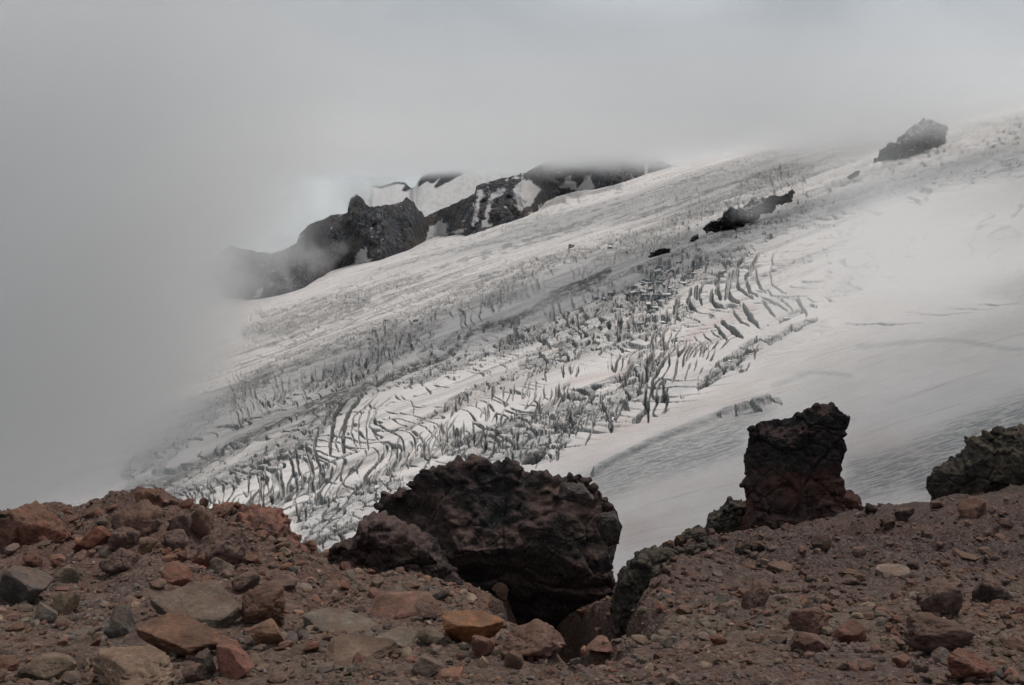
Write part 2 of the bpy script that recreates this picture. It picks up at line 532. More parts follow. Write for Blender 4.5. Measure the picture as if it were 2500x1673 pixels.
# --- serac fields: (centre line, half width, cell metres, block height m, crack depth m, bare, debris)
SER = [
 ([(2360,330),(2180,365),(2000,410),(1830,470)], [75,60,45,30], 20, 11, 9, .55, 0),
 ([(2343,290),(2150,330),(2030,390)], [40,40,25], 24, 12, 8, .35, 0),
 ([(1830,470),(1700,520),(1560,585)], [38,36,20], 13, 6, 6, .5, 0),
 ([(1850,385),(1760,400),(1650,465),(1540,500)], [20,22,26,18], 13, 7, 7, .9, .1),
 ([(1640,470),(1450,545),(1300,590),(1200,625)], [22,24,22,12], 12, 6, 7, .9, .1),
 ([(1570,545),(1430,570),(1300,600)], [24,20,12], 12, 6, 6, .8, .1),
 ([(1760,370),(1600,420),(1500,450)], [12,20,14], 16, 5, 5, .5, 0),
 ([(1260,600),(1180,630),(1080,670),(990,705),(900,745),(820,775)], [26,34,28,22,26,18], 11, 6, 7, .95, .1),
 ([(1190,660),(1120,690)], [28,20], 9, 3, 3, .7, .1),
 ([(840,690),(760,705),(640,745),(560,762)], [14,20,22,14], 12, 4, 5, 1, .35),
 ([(960,640),(860,665),(720,690),(600,720)], [10,10,12,8], 10, 3, 4, .9, .2),
 ([(900,735),(800,765),(680,815),(560,865)], [16,22,26,20], 11, 4, 5, 1, .25),
 ([(1000,740),(900,790),(800,840),(700,880)], [18,36,34,16], 11, 7, 7, .75, .05),
 ([(1180,720),(1080,745),(960,800)], [9,10,6], 9, 3, 4, .8, .1),
 ([(1690,590),(1600,620),(1480,655),(1380,695),(1260,745),(1150,775)], [26,46,52,46,36,20], 8.5, 5.5, 6.5, 1, .18),
 ([(1480,690),(1400,760),(1290,800),(1200,830)], [30,42,38,18], 8, 4.5, 5.5, .95, .12),
 ([(1240,760),(1120,790),(1010,835),(930,870)], [22,26,22,12], 8, 3, 4, .9, .2),
 ([(1580,700),(1500,735),(1440,760)], [16,34,26], 7, 4, 5, .6, 0),
 ([(1490,830),(1440,880),(1370,925),(1290,960)], [22,40,40,34], 7, 5, 6, .85, 0),
 ([(1300,950),(1220,1000),(1120,1030),(1020,1020)], [44,56,50,30], 5.5, 3.4, 4, .95, .1),
 ([(1270,830),(1180,850),(1090,890),(1010,940),(930,990)], [8,18,18,12,5], 6, 4, 5, 1, .15),
 ([(1865,735),(1800,760),(1720,790),(1660,840),(1600,880)], [8,16,18,16,9], 6.5, 4, 5, 1, .15),
 ([(1860,700),(1800,730),(1740,750)], [10,12,8], 7, 3, 3, .7, 0),
 ([(1780,915),(1700,935),(1640,955)], [12,12,6], 5, 2, 2, .9, 0),
 ([(1960,650),(1900,680)], [22,16], 9, 2, 2, .6, 0),
 ([(900,1120),(800,1150),(720,1200),(700,1240)], [24,46,64,50], 4.6, 3.2, 3.6, .9, .12),
 ([(840,880),(760,930),(690,1000),(600,1060),(470,1120),(360,1140)], [14,30,36,32,28,20], 6, 3, 3.5, .9, .4),
 ([(600,860),(500,920),(420,990),(300,1080)], [22,28,30,30], 7, 3, 3, .7, .15),
 ([(560,1010),(440,1090),(300,1160)], [16,24,26], 6, 3, 3, .8, .3),
 ([(2100,420),(1990,455),(1870,500)], [16,20,14], 14, 5, 5, .5, 0),
 ([(1340,480),(1260,490),(1150,525)], [8,10,6], 14, 4, 4, .7, 0),
]
SERMASK = np.zeros_like(QX)
for k, (pts, hw, cs, bh, cd, br, db) in enumerate(SER):
    kf = 0.50 if cs > 10 else 0.8; cs = cs*(0.72 if cs > 10 else 0.95)
    cs, bh, cd = cs*1.25, bh*0.40*kf, cd*0.85*kf
    m = band(pts, [q*1.35 for q in hw], 0.9)
    sel = np.nonzero(m > 0.004)
    if len(sel[0]) == 0: continue
    x, y, mm = GX[sel], GY[sel], m[sel]
    x = x + cs*0.35*perlin(x/cs*0.8, y/cs*0.8, seed=40+k); y = y + cs*0.5*perlin(x/cs*0.8, y/cs*0.8, seed=80+k)
    f1, f2, cv, ox, oy = voro(x/cs, y/(cs*2.0), seed=k)
    hole = sstep(0.17, 0.02, f2 - f1)
    blk = bh*(cv - 0.45) + bh*0.5*(ox*np.sin(cv*40) + oy*np.cos(cv*40)*1.4)
    g1, g2, gv, _, _ = voro(x/cs*2.3 + 7, y/cs*1.7, seed=k+50)
    blk2 = bh*0.35*(gv - 0.5) - cd*0.3*sstep(0.16, 0.02, g2-g1)
    patch = sstep(0.30, 0.66, mm*0.72 + 0.42*(fbm(x/cs/3.6, y/cs/5.0, oct=3, seed=k+9) + 0.35))
    d = patch*(blk + blk2 - cd*hole)
    DZ[sel] += d
    SERMASK[sel] = np.maximum(SERMASK[sel], patch)
    BARE[sel] = np.maximum(BARE[sel], br*patch*np.clip(0.46 + 0.7*hole + 1.7*(0.5-cv) + 0.5*(0.5-gv), 0, 1))
    DEB_SHADE[sel] = np.maximum(DEB_SHADE[sel], db*mm)

# --- single crevasses
def stroke(pts, w, depth=None):
    pts = [np.array(p) for p in pts]
    seg = np.array([np.hypot(*(b-a)) for a, b in zip(pts[:-1], pts[1:])]); tot = seg.sum(); acc = 0
    hw0 = max(w*0.5, 1.5)
    for (a, b, L) in zip(pts[:-1], pts[1:], seg):
        g = hw0 + 6
        sel = np.nonzero((QXW > min(a[0], b[0]) - g) & (QXW < max(a[0], b[0]) + g) & (QYW > min(a[1], b[1]) - g) & (QYW < max(a[1], b[1]) + g))
        if len(sel[0]):
            x, y = QXW[sel], QYW[sel]
            dx, dy = b-a
            t = np.clip(((x-a[0])*dx+(y-a[1])*dy)/(L*L+1e-9), 0, 1)
            d = np.hypot(x-a[0]-t*dx, y-a[1]-t*dy)
            s = (acc + t*L)/tot
            taper = np.clip(np.sin(np.pi*np.clip(s*0.97+0.015, 0, 1)), 0, 1)**0.30
            hw = np.maximum(hw0*taper*(0.9 + 0.5*perlin(x/14, y/14, seed=19)), 0.6)
            dep = depth if depth else np.clip(w*MPP[sel]*2.2, 2.2, 15.0)
            prof = sstep(1.0, 0.55, d/hw)
            CRE[sel] = np.maximum(CRE[sel], prof*dep*taper)
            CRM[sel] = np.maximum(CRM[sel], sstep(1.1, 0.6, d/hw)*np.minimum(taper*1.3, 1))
        acc += L
CRE = np.zeros_like(QX); CRM = np.zeros_like(QX)
A_ST = [([(1530,130),(1430,240),(1380,380),(1420,480),(1590,605)],45),([(1660,160),(1540,310),(1490,350),(1510,450),(1560,530),(1645,580)],40),
 ([(1600,270),(1620,400),(1660,470),(1740,545)],30),([(1830,150),(1760,330),(1790,430),(1850,490),(1970,540)],20),([(1600,500),(1700,545)],14),
 ([(1670,575),(1900,680),(1980,750)],25),([(1740,515),(1900,600),(2010,690),(2050,770)],22),([(1930,570),(2110,620),(2150,700),(2190,820)],35),
 ([(1690,620),(1760,680),(1790,760),(1840,820)],30),([(1360,690),(1400,770),(1460,850),(1540,920)],30),([(1480,660),(1530,740),(1590,850),(1640,920)],60),
 ([(1230,830),(1300,900),(1380,980),(1450,1040)],70),([(1160,870),(1210,970),(1280,1065)],35),([(1100,940),(1160,1010),(1230,1050)],10),
 ([(1010,970),(1080,1050),(1130,1090)],8),([(920,1010),(980,1090),(1020,1140)],8),([(1390,300),(1290,420),(1290,520),(1340,600),(1440,650)],60),
 ([(1310,330),(1280,480),(1270,600)],50),([(1240,310),(1160,400),(1180,530),(1220,600)],55),([(1110,490),(1110,600),(1170,660),(1290,690)],45),
 ([(1030,420),(960,560),(1000,640)],40),([(940,460),(940,600)],50),([(870,480),(840,640),(930,730)],45),([(740,580),(690,680),(690,790),(740,830)],55),
 ([(590,660),(580,760),(640,860)],20),([(500,640),(520,800),(600,880)],15),([(400,660),(350,760),(380,870),(450,900)],15),([(330,680),(270,800),(320,940)],15),
 ([(200,780),(160,900),(240,1000)],20),([(60,800),(30,950),(60,1080)],60),([(780,880),(690,1020),(560,1140)],15),([(650,900),(520,1080),(330,1230)],20),
 ([(560,960),(420,1100),(50,1320)],22),([(620,1080),(560,1230)],35),([(600,1240),(500,1400),(420,1560)],45),([(440,1180),(400,1350),(350,1560)],65),
 ([(710,1270),(690,1440),(660,1550)],28),([(870,1310),(820,1430),(815,1530)],18),([(940,1270),(910,1450)],16),([(1010,1370),(970,1460)],10),
 ([(280,1230),(200,1330),(120,1540)],45),([(1640,1130),(1600,1220),(1590,1300)],25),([(1270,1370),(1260,1470)],40),([(1550,1330),(1500,1420)],8),
 ([(2200,590),(2290,640),(2340,630)],12),([(1300,250),(1350,200)],10),([(440,1180),(330,1200),(150,1340)],30)]
for p, w in A_ST: stroke(zA(p), w*kA*1.12)
D_ST = [([(1110,180),(1100,270)],10),([(960,430),(960,580)],40),([(1090,420),(1080,530),(1060,630)],16),([(1200,400),(1190,520),(1170,620)],18),
 ([(1290,280),(1220,360)],12),([(1370,300),(1330,400),(1270,520)],14),([(1440,350),(1440,450),(1420,620)],16),([(1390,350),(1340,480),(1330,570)],14),
 ([(1470,220),(1460,300)],12),([(1550,230),(1560,400)],10),([(1530,430),(1530,560),(1580,600)],12),([(1700,400),(1690,500),(1660,560)],10),
 ([(1620,580),(1630,680)],22),([(1870,510),(1840,590)],22),([(900,640),(890,760),(860,850)],20),([(770,620),(760,720)],9),([(1690,1110),(1700,1180),(1680,1290)],45),
 ([(1800,1050),(1760,1130)],28),([(2120,860),(2060,1010),(2010,1110)],24),([(2290,850),(2310,950)],60),([(1750,990),(1740,1050)],15),([(1460,1290),(1430,1380)],16),
 ([(600,860),(600,1000),(640,1150)],16),([(710,880),(710,1080)],22),([(480,900),(510,1060)],12),([(430,980),(440,1150)],12),([(130,1000),(20,1180)],7),([(300,1200),(100,1450)],7),
 ([(1560,1200),(1420,1250),(1280,1300)],70),([(2250,760),(2290,830)],40),([(2100,700),(2060,830)],20),([(1500,690),(1490,760)],26),([(1990,560),(1940,660)],30),
 ([(500,190),(700,195),(850,230),(940,300)],7),([(1730,700),(1700,760)],20),([(2060,560),(2090,640)],26),([(2210,640),(2200,700)],26)]
for p, w in D_ST: stroke(zD(p), w*kD*1.05)
F_ST = [([(1240,620),(1130,740),(1110,870),(1100,1000)],24),([(1310,610),(1210,730),(1180,830),(1180,990)],26),([(1380,620),(1300,700),(1240,760),(1230,860),(1260,960)],10),
 ([(1380,650),(1330,720),(1320,850),(1320,990)],9),([(1310,690),(1270,780),(1280,960)],9),([(1490,600),(1380,690),(1360,780),(1420,870)],9),([(1360,720),(1340,830),(1390,930)],8),
 ([(1210,750),(1160,850),(1130,920),(1150,990)],11),([(1020,880),(1010,960),(1030,1050)],18),([(960,920),(970,1000),(1000,1080)],18),([(900,950),(910,1070),(920,1100)],16),
 ([(1060,1050),(1050,1130),(1030,1190)],16),([(860,980),(880,1080),(910,1180),(900,1230)],18),([(800,1070),(820,1180),(830,1240)],16),([(750,1080),(770,1160),(740,1230)],12),
 ([(690,1100),(690,1200),(720,1300)],16),([(630,1200),(650,1290)],12),([(1000,1110),(990,1180)],16),([(880,1210),(850,1260)],20),([(1110,1070),(1105,1120)],16),
 ([(1270,980),(1150,1020),(1050,1060),(920,1110)],18),([(660,1190),(530,1240)],9),([(1505,900),(1480,980)],6),([(1640,880),(1590,930)],6),([(760,1250),(730,1330)],12),
 ([(590,1260),(560,1330)],9),([(1060,800),(1020,870),(1000,960)],16),([(950,960),(930,1040)],12),([(1570,540),(1400,590),(1280,690)],7),([(1180,640),(1080,760),(1040,860)],14),
 ([(620,640),(650,720)],7),([(700,600),(720,690)],7),([(780,560),(800,640)],7),([(560,1220),(500,1300)],7),([(1560,560),(1580,575)],10)]
for p, w in F_ST: stroke(zF(p), w*kF*1.15)
E_ST = [([(1430,1310),(1430,1380),(1455,1425)],22),([(1340,1300),(1345,1400)],18),([(1270,1250),(1275,1330)],22),([(1375,1330),(1370,1410)],18),([(1500,1260),(1480,1310)],20),
 ([(1520,1270),(1510,1310)],14),([(1590,1180),(1600,1240)],20),([(1680,1180),(1705,1230)],14),([(1735,1150),(1740,1200)],14),([(1640,1170),(1650,1210)],14),([(1210,1310),(1230,1370)],22),
 ([(1190,1280),(1200,1330)],18),([(1480,1370),(1530,1400)],12),([(1440,1190),(1420,1230)],14),([(1560,1220),(1580,1260)],16),([(1390,1290),(1400,1320)],18),([(1110,1310),(1120,1360)],12),
 ([(1280,1390),(1250,1440)],16),([(1170,1390),(1190,1450)],16),([(1330,1420),(1350,1470)],12)]
for p, w in E_ST: stroke(zE(p), w*kE*0.95)
# fine crack swarms: (start line, end line, count, width)
def fan(s0, s1, e0, e1, n, w, bend=0.0, jit=0.25):
    for i in range(n):
        a = (i + jit*rng.uniform(-1, 1))/max(n-1, 1); b = a + 0.12*rng.uniform(-1, 1)/n
        p = np.array(s0)*(1-a) + np.array(s1)*a; q = np.array(e0)*(1-b) + np.array(e1)*b
        p = p + rng.uniform(-1, 1, 2)*3; q = q + rng.uniform(-1, 1, 2)*5
        mid = (p+q)/2 + bend*np.array([-(q-p)[1], (q-p)[0]])
        stroke([tuple(p), tuple(mid), tuple(q)], w*rng.uniform(0.6, 1.3))
fan((860,700),(1010,640),(940,712),(1075,652), 9, 2.6, 0.08)
fan((1000,520),(1130,470),(1090,535),(1210,480), 7, 2.4, -0.06)
fan((960,590),(1250,520),(1060,572),(1330,505), 9, 2.4, 0.05)
fan((560,800),(760,720),(650,800),(820,725), 6, 2.6, 0.05)
fan((860,1080),(1040,960),(820,1130),(1000,1030), 12, 2.2, 0.06)
fan((700,1090),(820,1060),(640,1170),(760,1150), 6, 4.0, 0.05)
fan((640,860),(900,760),(650,900),(900,800), 11, 2.2, 0.1)
fan((1080,700),(1240,640),(1085,730),(1245,668), 9, 3.0, 0.05)
fan((1300,620),(1500,560),(1310,640),(1510,585), 12, 3.0, -0.1)
fan((1400,540),(1660,470),(1370,560),(1640,500), 13, 3.2, 0.1)
fan((1900,420),(2150,345),(1850,430),(2090,360), 8, 3.0, 0.05)
fan((1720,500),(2050,420),(1660,520),(2000,450), 10, 3.0, 0.05)
fan((1560,780),(1700,760),(1500,830),(1640,800), 8, 3.0, 0.1)
fan((560,880),(720,830),(590,960),(740,900), 7, 2.0, 0.12)
fan((1600,395),(1760,345),(1680,400),(1840,350), 6, 2.6, 0.08)
fan((1440,900),(1300,960),(1420,950),(1280,1010), 8, 5.0, 0.1)
fan((1940,740),(2250,690),(2130,735),(2343,690), 4, 2.4, 0.02)
# fields of sinuous cracks: region, crack direction on the photo (dx, dy), spacing px, depth m, strength
def crackfield(poly, dirv, sp, dep, seed, thr=0.07, soft=14):
    m = polymask(poly, soft)
    sel = np.nonzero(m > 0.02)
    if len(sel[0]) == 0: return
    x, y = QXW[sel], QYW[sel]
    L = math.hypot(*dirv); ux, uy = dirv[0]/L, dirv[1]/L
    a = (x*uy - y*ux)/sp; b = (x*ux + y*uy)/(sp*4.5)
    a = a + 0.55*perlin(b*1.6, a*0.5, seed=seed+1)
    n = np.abs(perlin(a, b, seed=seed))
    w = 1.1*thr*(0.45 + 1.1*np.clip(perlin(x/45, y/30, seed=seed+2) + 0.25, 0, 1))
    c = sstep(w, w*0.35, n)*m[sel]*sstep(-0.25, 0.05, perlin(x/70, y/45, seed=seed+3))
    CRE[sel] = np.maximum(CRE[sel], c*dep*1.3); CRM[sel] = np.maximum(CRM[sel], c)
crackfield([(1080,880),(1260,830),(1330,850),(1290,960),(1200,1040),(1000,1040),(1010,960)], (-0.25, 1), 16, 3.5, 301, 0.10)
crackfield([(1430,760),(1600,690),(1560,780),(1480,830),(1390,850)], (-0.3, 1), 13, 4, 303, 0.12)
crackfield([(1420,840),(1560,780),(1660,800),(1600,880),(1480,960),(1380,960)], (-0.35, 1), 18, 4.5, 305, 0.10)
crackfield([(620,880),(880,770),(960,760),(880,830),(700,920),(590,950)], (-0.25, 1), 21, 4, 307, 0.10)
crackfield([(520,860),(640,810),(620,930),(540,980)], (0.4, 1), 20, 4, 309, 0.09)
crackfield([(1000,720),(1180,640),(1280,600),(1250,660),(1120,720),(960,790)], (0.35, 1), 20, 4, 311, 0.10)
crackfield([(1290,600),(1540,520),(1700,450),(1640,520),(1480,590),(1330,640)], (-0.4, 1), 20, 4, 313, 0.09)
crackfield([(1500,460),(1760,380),(1900,350),(1850,420),(1640,480)], (0.6, 1), 16, 5, 315, 0.09)
crackfield([(1640,540),(1850,470),(2050,410),(2300,380),(2150,460),(1900,530),(1720,580)], (1, 0.15), 15, 5, 317, 0.10)
crackfield([(940,500),(1150,470),(1330,420),(1450,420),(1300,510),(1080,560)], (1, -0.12), 14, 4, 319, 0.07)
crackfield([(560,720),(840,620),(1000,560),(1040,600),(800,700),(560,790)], (1, -0.2), 12, 4, 321, 0.09)
crackfield([(440,1150),(640,1060),(760,1060),(700,1180),(560,1190)], (0.15, 1), 22, 4, 323, 0.09)
crackfield([(840,1090),(1000,980),(1060,1000),(920,1110),(780,1170)], (-0.5, 1), 14, 1.6, 325, 0.06)
crackfield([(1160,720),(1400,640),(1620,600),(1500,700),(1300,780),(1150,800)], (0.5, 1), 24, 4, 327, 0.10)
crackfield([(1860,600),(2050,560),(2343,470),(2343,560),(2050,640)], (1, -0.25), 22, 1.5, 329, 0.05)
crackfield([(960,870),(1130,790),(1260,770),(1200,830),(1060,850)], (1, -0.3), 12, 2.5, 331, 0.09)
# transverse cracks over the whole broken stream
m_up = polymask([(560,800),(700,690),(960,570),(1250,480),(1500,390),(1900,330),(1900,420),(1500,560),(1200,660),(800,800)], 30)
m_all = polymask([(300,1210),(330,1040),(430,880),(540,780),(900,640),(1200,560),(1500,450),(1900,350),(2343,280),(2343,400),(2000,480),(1880,620),(1880,740),(1600,890),(1300,1010),(1200,1060),(900,1120),(760,1260),(560,1230)], 40)
wl1 = perlin(fl_u/150, fl_v/90, seed=401); wl2 = perlin(fl_u/40, fl_v/60, seed=402)
for sp_, sd, thr_, dp_ in ((12.0, 403, 0.07, 4.0), (6.5, 413, 0.075, 2.6)):
    ca = fl_u/sp_ + 3.0*wl1 + 0.8*wl2; cb = fl_v/(sp_*7)
    nn_ = np.abs(perlin(ca, cb + 0.5*wl2, seed=sd))
    cover = sstep(-0.10, 0.22, fbm(fl_u/170, fl_v/60, oct=3, seed=sd+3))
    cc_ = sstep(thr_, thr_*0.3, nn_)*m_all*cover
    CRE = np.maximum(CRE, cc_*dp_); CRM = np.maximum(CRM, cc_*0.9)
far_f = np.clip(1 - (GY - 500)/700, 0.45, 1)
CRE *= far_f; CRM *= np.clip(far_f*1.3, 0.75, 1)
DZ -= CRE
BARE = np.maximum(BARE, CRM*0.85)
DEB_SHADE = np.maximum(DEB_SHADE, 0.60*sstep(0.16, 0.60, fbm(fl_u/300, fl_v/26, oct=4, seed=431))*m_all)
BARE = np.maximum(BARE, 0.5*sstep(0.10, 0.5, fbm(fl_u/260, fl_v/30, oct=4, seed=441))*m_all)
BARE = np.maximum(BARE, 0.95*sstep(-0.02, 0.28, fbm(fl_u/420, fl_v/60, oct=4, seed=451, gain=0.6))*sstep(-0.25, 0.2, fbm(GX/16, GY/40, oct=3, seed=455))*m_up)

# big steps of the ice stream: drop lines along the streams
def step(pts, hw, drop):
    m = band(pts, hw, 1.0)
    return m*drop
DZ += step([(1590,600),(1400,650),(1250,700),(1000,800),(860,860)], 26, -7)

# dark medial moraine, dirty strips and the painted shade of an ice cave
DEB_SHADE = np.maximum(DEB_SHADE, 0.95*band([(1010,795),(930,825),(860,858),(780,890),(700,925)], [9,12,11,11,9], 0.5))
DEB_SHADE = np.maximum(DEB_SHADE, 0.85*band([(880,868),(760,912),(640,965),(540,1015),(440,1075),(300,1140)], [10,22,24,26,28,40], 0.9))
DEB_SHADE = np.maximum(DEB_SHADE, 0.95*band([(1395,622),(1340,648),(1265,676)], [9,12,8], 0.5))
DEB_SHADE = np.maximum(DEB_SHADE, 0.8*band([(1270,676),(1180,715),(1090,745),(1010,795)], [6,5,5,6], 0.6))
DEB_SHADE = np.maximum(DEB_SHADE, 1.0*band([(1262,1020),(1215,1045),(1180,1062)], [8,13,9], 0.6))  # dark hole of the ice cave: its shade painted in as colour
DEB_SHADE = np.maximum(DEB_SHADE, 0.9*band([(710,1250),(760,1225),(830,1195)], [14,12,8], 0.6))
DEB_SHADE = np.maximum(DEB_SHADE, 0.9*band([(990,541),(1040,540),(1090,532)], [3,5,4], 0.6))
for pts, hw in (([(2020,430),(1950,465),(1900,480)], 10), ([(1300,445),(1360,440),(1420,425)], 7), ([(1240,470),(1290,455)], 8)):
    BARE = np.maximum(BARE, band(pts, hw, 0.8))
# bare grey ice on the near side
BARE = np.maximum(BARE, 0.8*polymask([(1330,1092),(1420,1045),(1520,1000),(1620,965),(1720,925),(1765,930),(1710,975),(1700,1030),(1560,1075),(1450,1110),(1390,1140)], 26))
DZ += 3.0*band([(1360,1085),(1450,1040),(1560,985),(1680,935),(1760,918)], 9, 1.0)
BARE = np.maximum(BARE, 0.9*polymask([(1930,1120),(1940,1040),(2080,1010),(2180,960),(2343,900),(2480,860),(2480,1080),(2150,1130),(2080,1110),(1990,1130)], 30))
BARE = np.maximum(BARE, 0.75*polymask([(2240,660),(2343,620),(2480,580),(2480,690),(2343,690)], 20))
BARE = np.maximum(BARE, 0.40*band([(1960,790),(2150,780),(2343,800)], 9, 1.0))
BARE = np.maximum(BARE, 0.35*band([(1770,880),(1850,850),(1950,860)], 10, 1.0))
PINK = np.maximum(PINK, 0.8*polymask([(1410,1140),(1500,1100),(1700,1060),(1720,1180),(1560,1330),(1400,1340)], 40))
PINK = np.maximum(PINK, 0.5*polymask([(1250,1060),(1400,960),(1640,890),(1760,840),(1720,920),(1500,1000),(1330,1080)], 30))
PINK = np.maximum(PINK, 0.65*band([(1540,800),(1420,850),(1300,880)], [24,20,10], 1.0))
PINK = np.maximum(PINK, 0.7*band([(1730,700),(1620,740),(1560,780)], [14,18,14], 1.0))
PINK = np.maximum(PINK, 0.5*band([(1150,870),(1050,930),(900,1000)], [40,40,24], 1.0))
PINK = np.maximum(PINK, 0.6*polymask([(1900,1000),(2000,980),(2150,1000),(2130,1130),(1960,1150)], 40))

verts = np.stack([GX, GY, GZ + DZ], -1).reshape(-1, 3)
me = mesh_from("glacier", verts, grid_quads(NR, NC))
add_attr(me, "bare", BARE.ravel()); add_attr(me, "debris_shade", DEB_SHADE.ravel()); add_attr(me, "pink", PINK.ravel())
glacier = link("glacier", me, M_GLA, label="broken white glacier sloping down to the left with crevasses", kind="structure")

# ------------------------------------------------------------------ icosphere templates and faceted stones
def icosphere(sub):
    t = (1 + 5**0.5)/2
    v = [(-1,t,0),(1,t,0),(-1,-t,0),(1,-t,0),(0,-1,t),(0,1,t),(0,-1,-t),(0,1,-t),(t,0,-1),(t,0,1),(-t,0,-1),(-t,0,1)]
    f = [(0,11,5),(0,5,1),(0,1,7),(0,7,10),(0,10,11),(1,5,9),(5,11,4),(11,10,2),(10,7,6),(7,1,8),(3,9,4),(3,4,2),(3,2,6),(3,6,8),(3,8,9),(4,9,5),(2,4,11),(6,2,10),(8,6,7),(9,8,1)]
    v = [np.array(a)/np.linalg.norm(a) for a in v]
    for _ in range(sub):
        c = {}; nf = []
        def mid(a, b):
            k = (min(a, b), max(a, b))
            if k not in c:
                m = v[a]+v[b]; v.append(m/np.linalg.norm(m)); c[k] = len(v)-1
            return c[k]
        for a, b, d in f:
            ab, bd, da = mid(a, b), mid(b, d), mid(d, a)
            nf += [(a,ab,da),(b,bd,ab),(d,da,bd),(ab,bd,da)]
        f = nf
    return np.array(v), np.array(f, np.int32)
ICO = [icosphere(k) for k in range(5)]

def stone_verts(sub, seed, kind="angular", rough=0.05):
    r = np.random.default_rng(seed)
    D = ICO[sub][0]
    n = {"angular": 9, "slab": 8, "lump": 15, "block": 7}[kind]
    N = r.normal(size=(n, 3)); N /= np.linalg.norm(N, axis=1)[:, None]
    h = r.uniform(0.55, 1.0, n)
    if kind == "slab":
        N = np.vstack([N, [[0.06,0.05,1],[0.08,-0.04,-1]]]); h = np.concatenate([h, [0.42, 0.45]])
    if kind == "block":
        a = r.uniform(0, 1.5)
        N = np.vstack([N, [[math.cos(a),math.sin(a),.1],[-math.cos(a),-math.sin(a),.05],[-math.sin(a),math.cos(a),0],[math.sin(a),-math.cos(a),0],[r.uniform(-.25,.25),r.uniform(-.25,.25),1],[0,0,-1]]])
        h = np.concatenate([h + 0.35, r.uniform(0.6, 0.8, 6)])
    p = {"angular": 40, "slab": 40, "lump": 13, "block": 34}[kind]
    q = (np.maximum(D @ (N/np.linalg.norm(N, axis=1)[:, None]).T, 0)/h)**p
    rad = np.minimum(q.sum(1)**(-1/p), 1.35)
    V = D*rad[:, None]
    if sub >= 2:
        o = seed*3.7
        rad2 = 1 + rough*fbm(V[:,0]*2.2+o, V[:,1]*2.2, V[:,2]*2.2, oct=4, seed=seed % 97) \
                 + (rough*0.9*fbm(V[:,0]*6+o, V[:,1]*6, V[:,2]*6, oct=2, seed=seed % 89, ridged=True) if kind == "lump" else 0)
        V = V*rad2[:, None]
    lo, hi = V.min(0), V.max(0)
    return (V - (lo+hi)/2)/(hi-lo)

# ------------------------------------------------------------------ seracs: ice blocks standing in the broken fields (parts of the glacier)
ser_mesh = [mesh_from("serac", stone_verts(2, 500+i, "block", 0.04), tris=ICO[2][1], smooth=False) for i in range(10)]
cand = np.nonzero((SERMASK > 0.75) & (QY > 560) & (QY < 1180) & (QX > 560) & (QX < 1900))
wgt = (GY[cand]/700.0)**-0.5
zone = np.exp(-(((QX[cand]-1530)/150)**2 + ((QY[cand]-655)/55)**2))*5 + 0.06
wgt = wgt*zone
pick = rng.choice(len(cand[0]), 110, replace=False, p=wgt/wgt.sum())
for k, i in enumerate(pick):
    r_, c_ = cand[0][i], cand[1][i]
    big = zone[i] > 2
    w = GY[r_, c_]/FPX*rng.uniform(3.0, 6.5)*(1.6 if big and rng.random() < 0.4 else 1.0)
    hgt = w*rng.uniform(0.5, 0.85)
    o = link("serac", ser_mesh[k % 10], M_SER, parent=glacier)
    o.location = (GX[r_, c_], GY[r_, c_], GZ[r_, c_] + DZ[r_, c_] + hgt*0.18)
    o.scale = (w*rng.uniform(.8, 1.2), w*rng.uniform(0.9, 1.6), hgt)
    o.rotation_euler = (rng.normal(0, .12), rng.normal(0, .12), rng.uniform(0, 6.28))

# ------------------------------------------------------------------ far ridge
def interp(px, tab):
    a = np.array(tab, float); return np.interp(px, a[:, 0], a[:, 1])
RTOP = [(470,640),(490,602),(505,578),(515,570),(533,559),(545,566),(560,570),(620,580),(650,572),(680,556),(686,536),(712,511),(730,506),(760,492),(798,486),(801,462),(806,452),(818,446),(830,452),(838,468),(860,474),(884,468),(905,466),(922,461),(930,450),(938,456),(947,462),(958,481),(966,485),(972,497),(984,490),(1030,470),(1070,452),(1087,441),(1090,425),(1110,418),(1150,408),(1200,396),(1240,374),(1262,366),(1350,352),(1420,345),(1500,360),(1540,380)]
RBOT = [(470,650),(490,668),(510,682),(580,686),(640,672),(700,656),(740,630),(770,613),(800,606),(860,601),(910,580),(950,566),(995,540),(1040,541),(1080,538),(1110,526),(1160,512),(1220,494),(1235,470),(1260,452),(1300,441),(1360,432),(1420,420),(1480,396),(1540,382)]
rc, rf, rb = 560, 110, 26
rpx = np.linspace(470, 1540, rc)
topr = interp(rpx, RTOP); botr = interp(rpx, RBOT)
topr = topr + 2.6*perlin(rpx/5.0, rpx*0, seed=61) + 3.0*perlin(rpx/15.0, rpx*0, seed=62)
botr = np.maximum(botr, topr + 1.0)
bx, by, bz = plane_hit(rpx/VS, botr/VS)
ker = np.ones(25)/25
by_s = np.convolve(np.pad(by, 12, mode='edge'), ker, 'valid')
tx, s_ = ray(rpx/VS, botr/VS); bx, bz = by_s*tx, by_s*s_
ty = by_s*1.0 + 40 + (botr-topr)*1.3
txx, ts = ray(rpx/VS, topr/VS); tx_, tz_ = ty*txx, ty*ts
u = np.linspace(-0.12, 1, rf)[:, None]
FXr = bx + (tx_-bx)*u; FYr = by_s + (ty-by_s)*u**1 ; FZr = bz + (tz_-bz)*u
wgt = np.clip(u, 0, 1)*(1-np.clip(u, 0, 1))*4
along = (FXr*0.8 + FYr*0.2)
hh = np.maximum(tz_-bz, 5)[None, :]
disp = (30*fbm(along/95, FZr/210, oct=5, seed=71, ridged=True, gain=0.55) + 18*fbm(along/40, FZr/45, FYr/300, oct=5, seed=77, gain=0.6) + 7*fbm(along/13, FZr/20, oct=3, seed=78, ridged=True))*np.clip(hh/160, 0.15, 1)
disp = disp*(0.25 + 0.75*wgt)
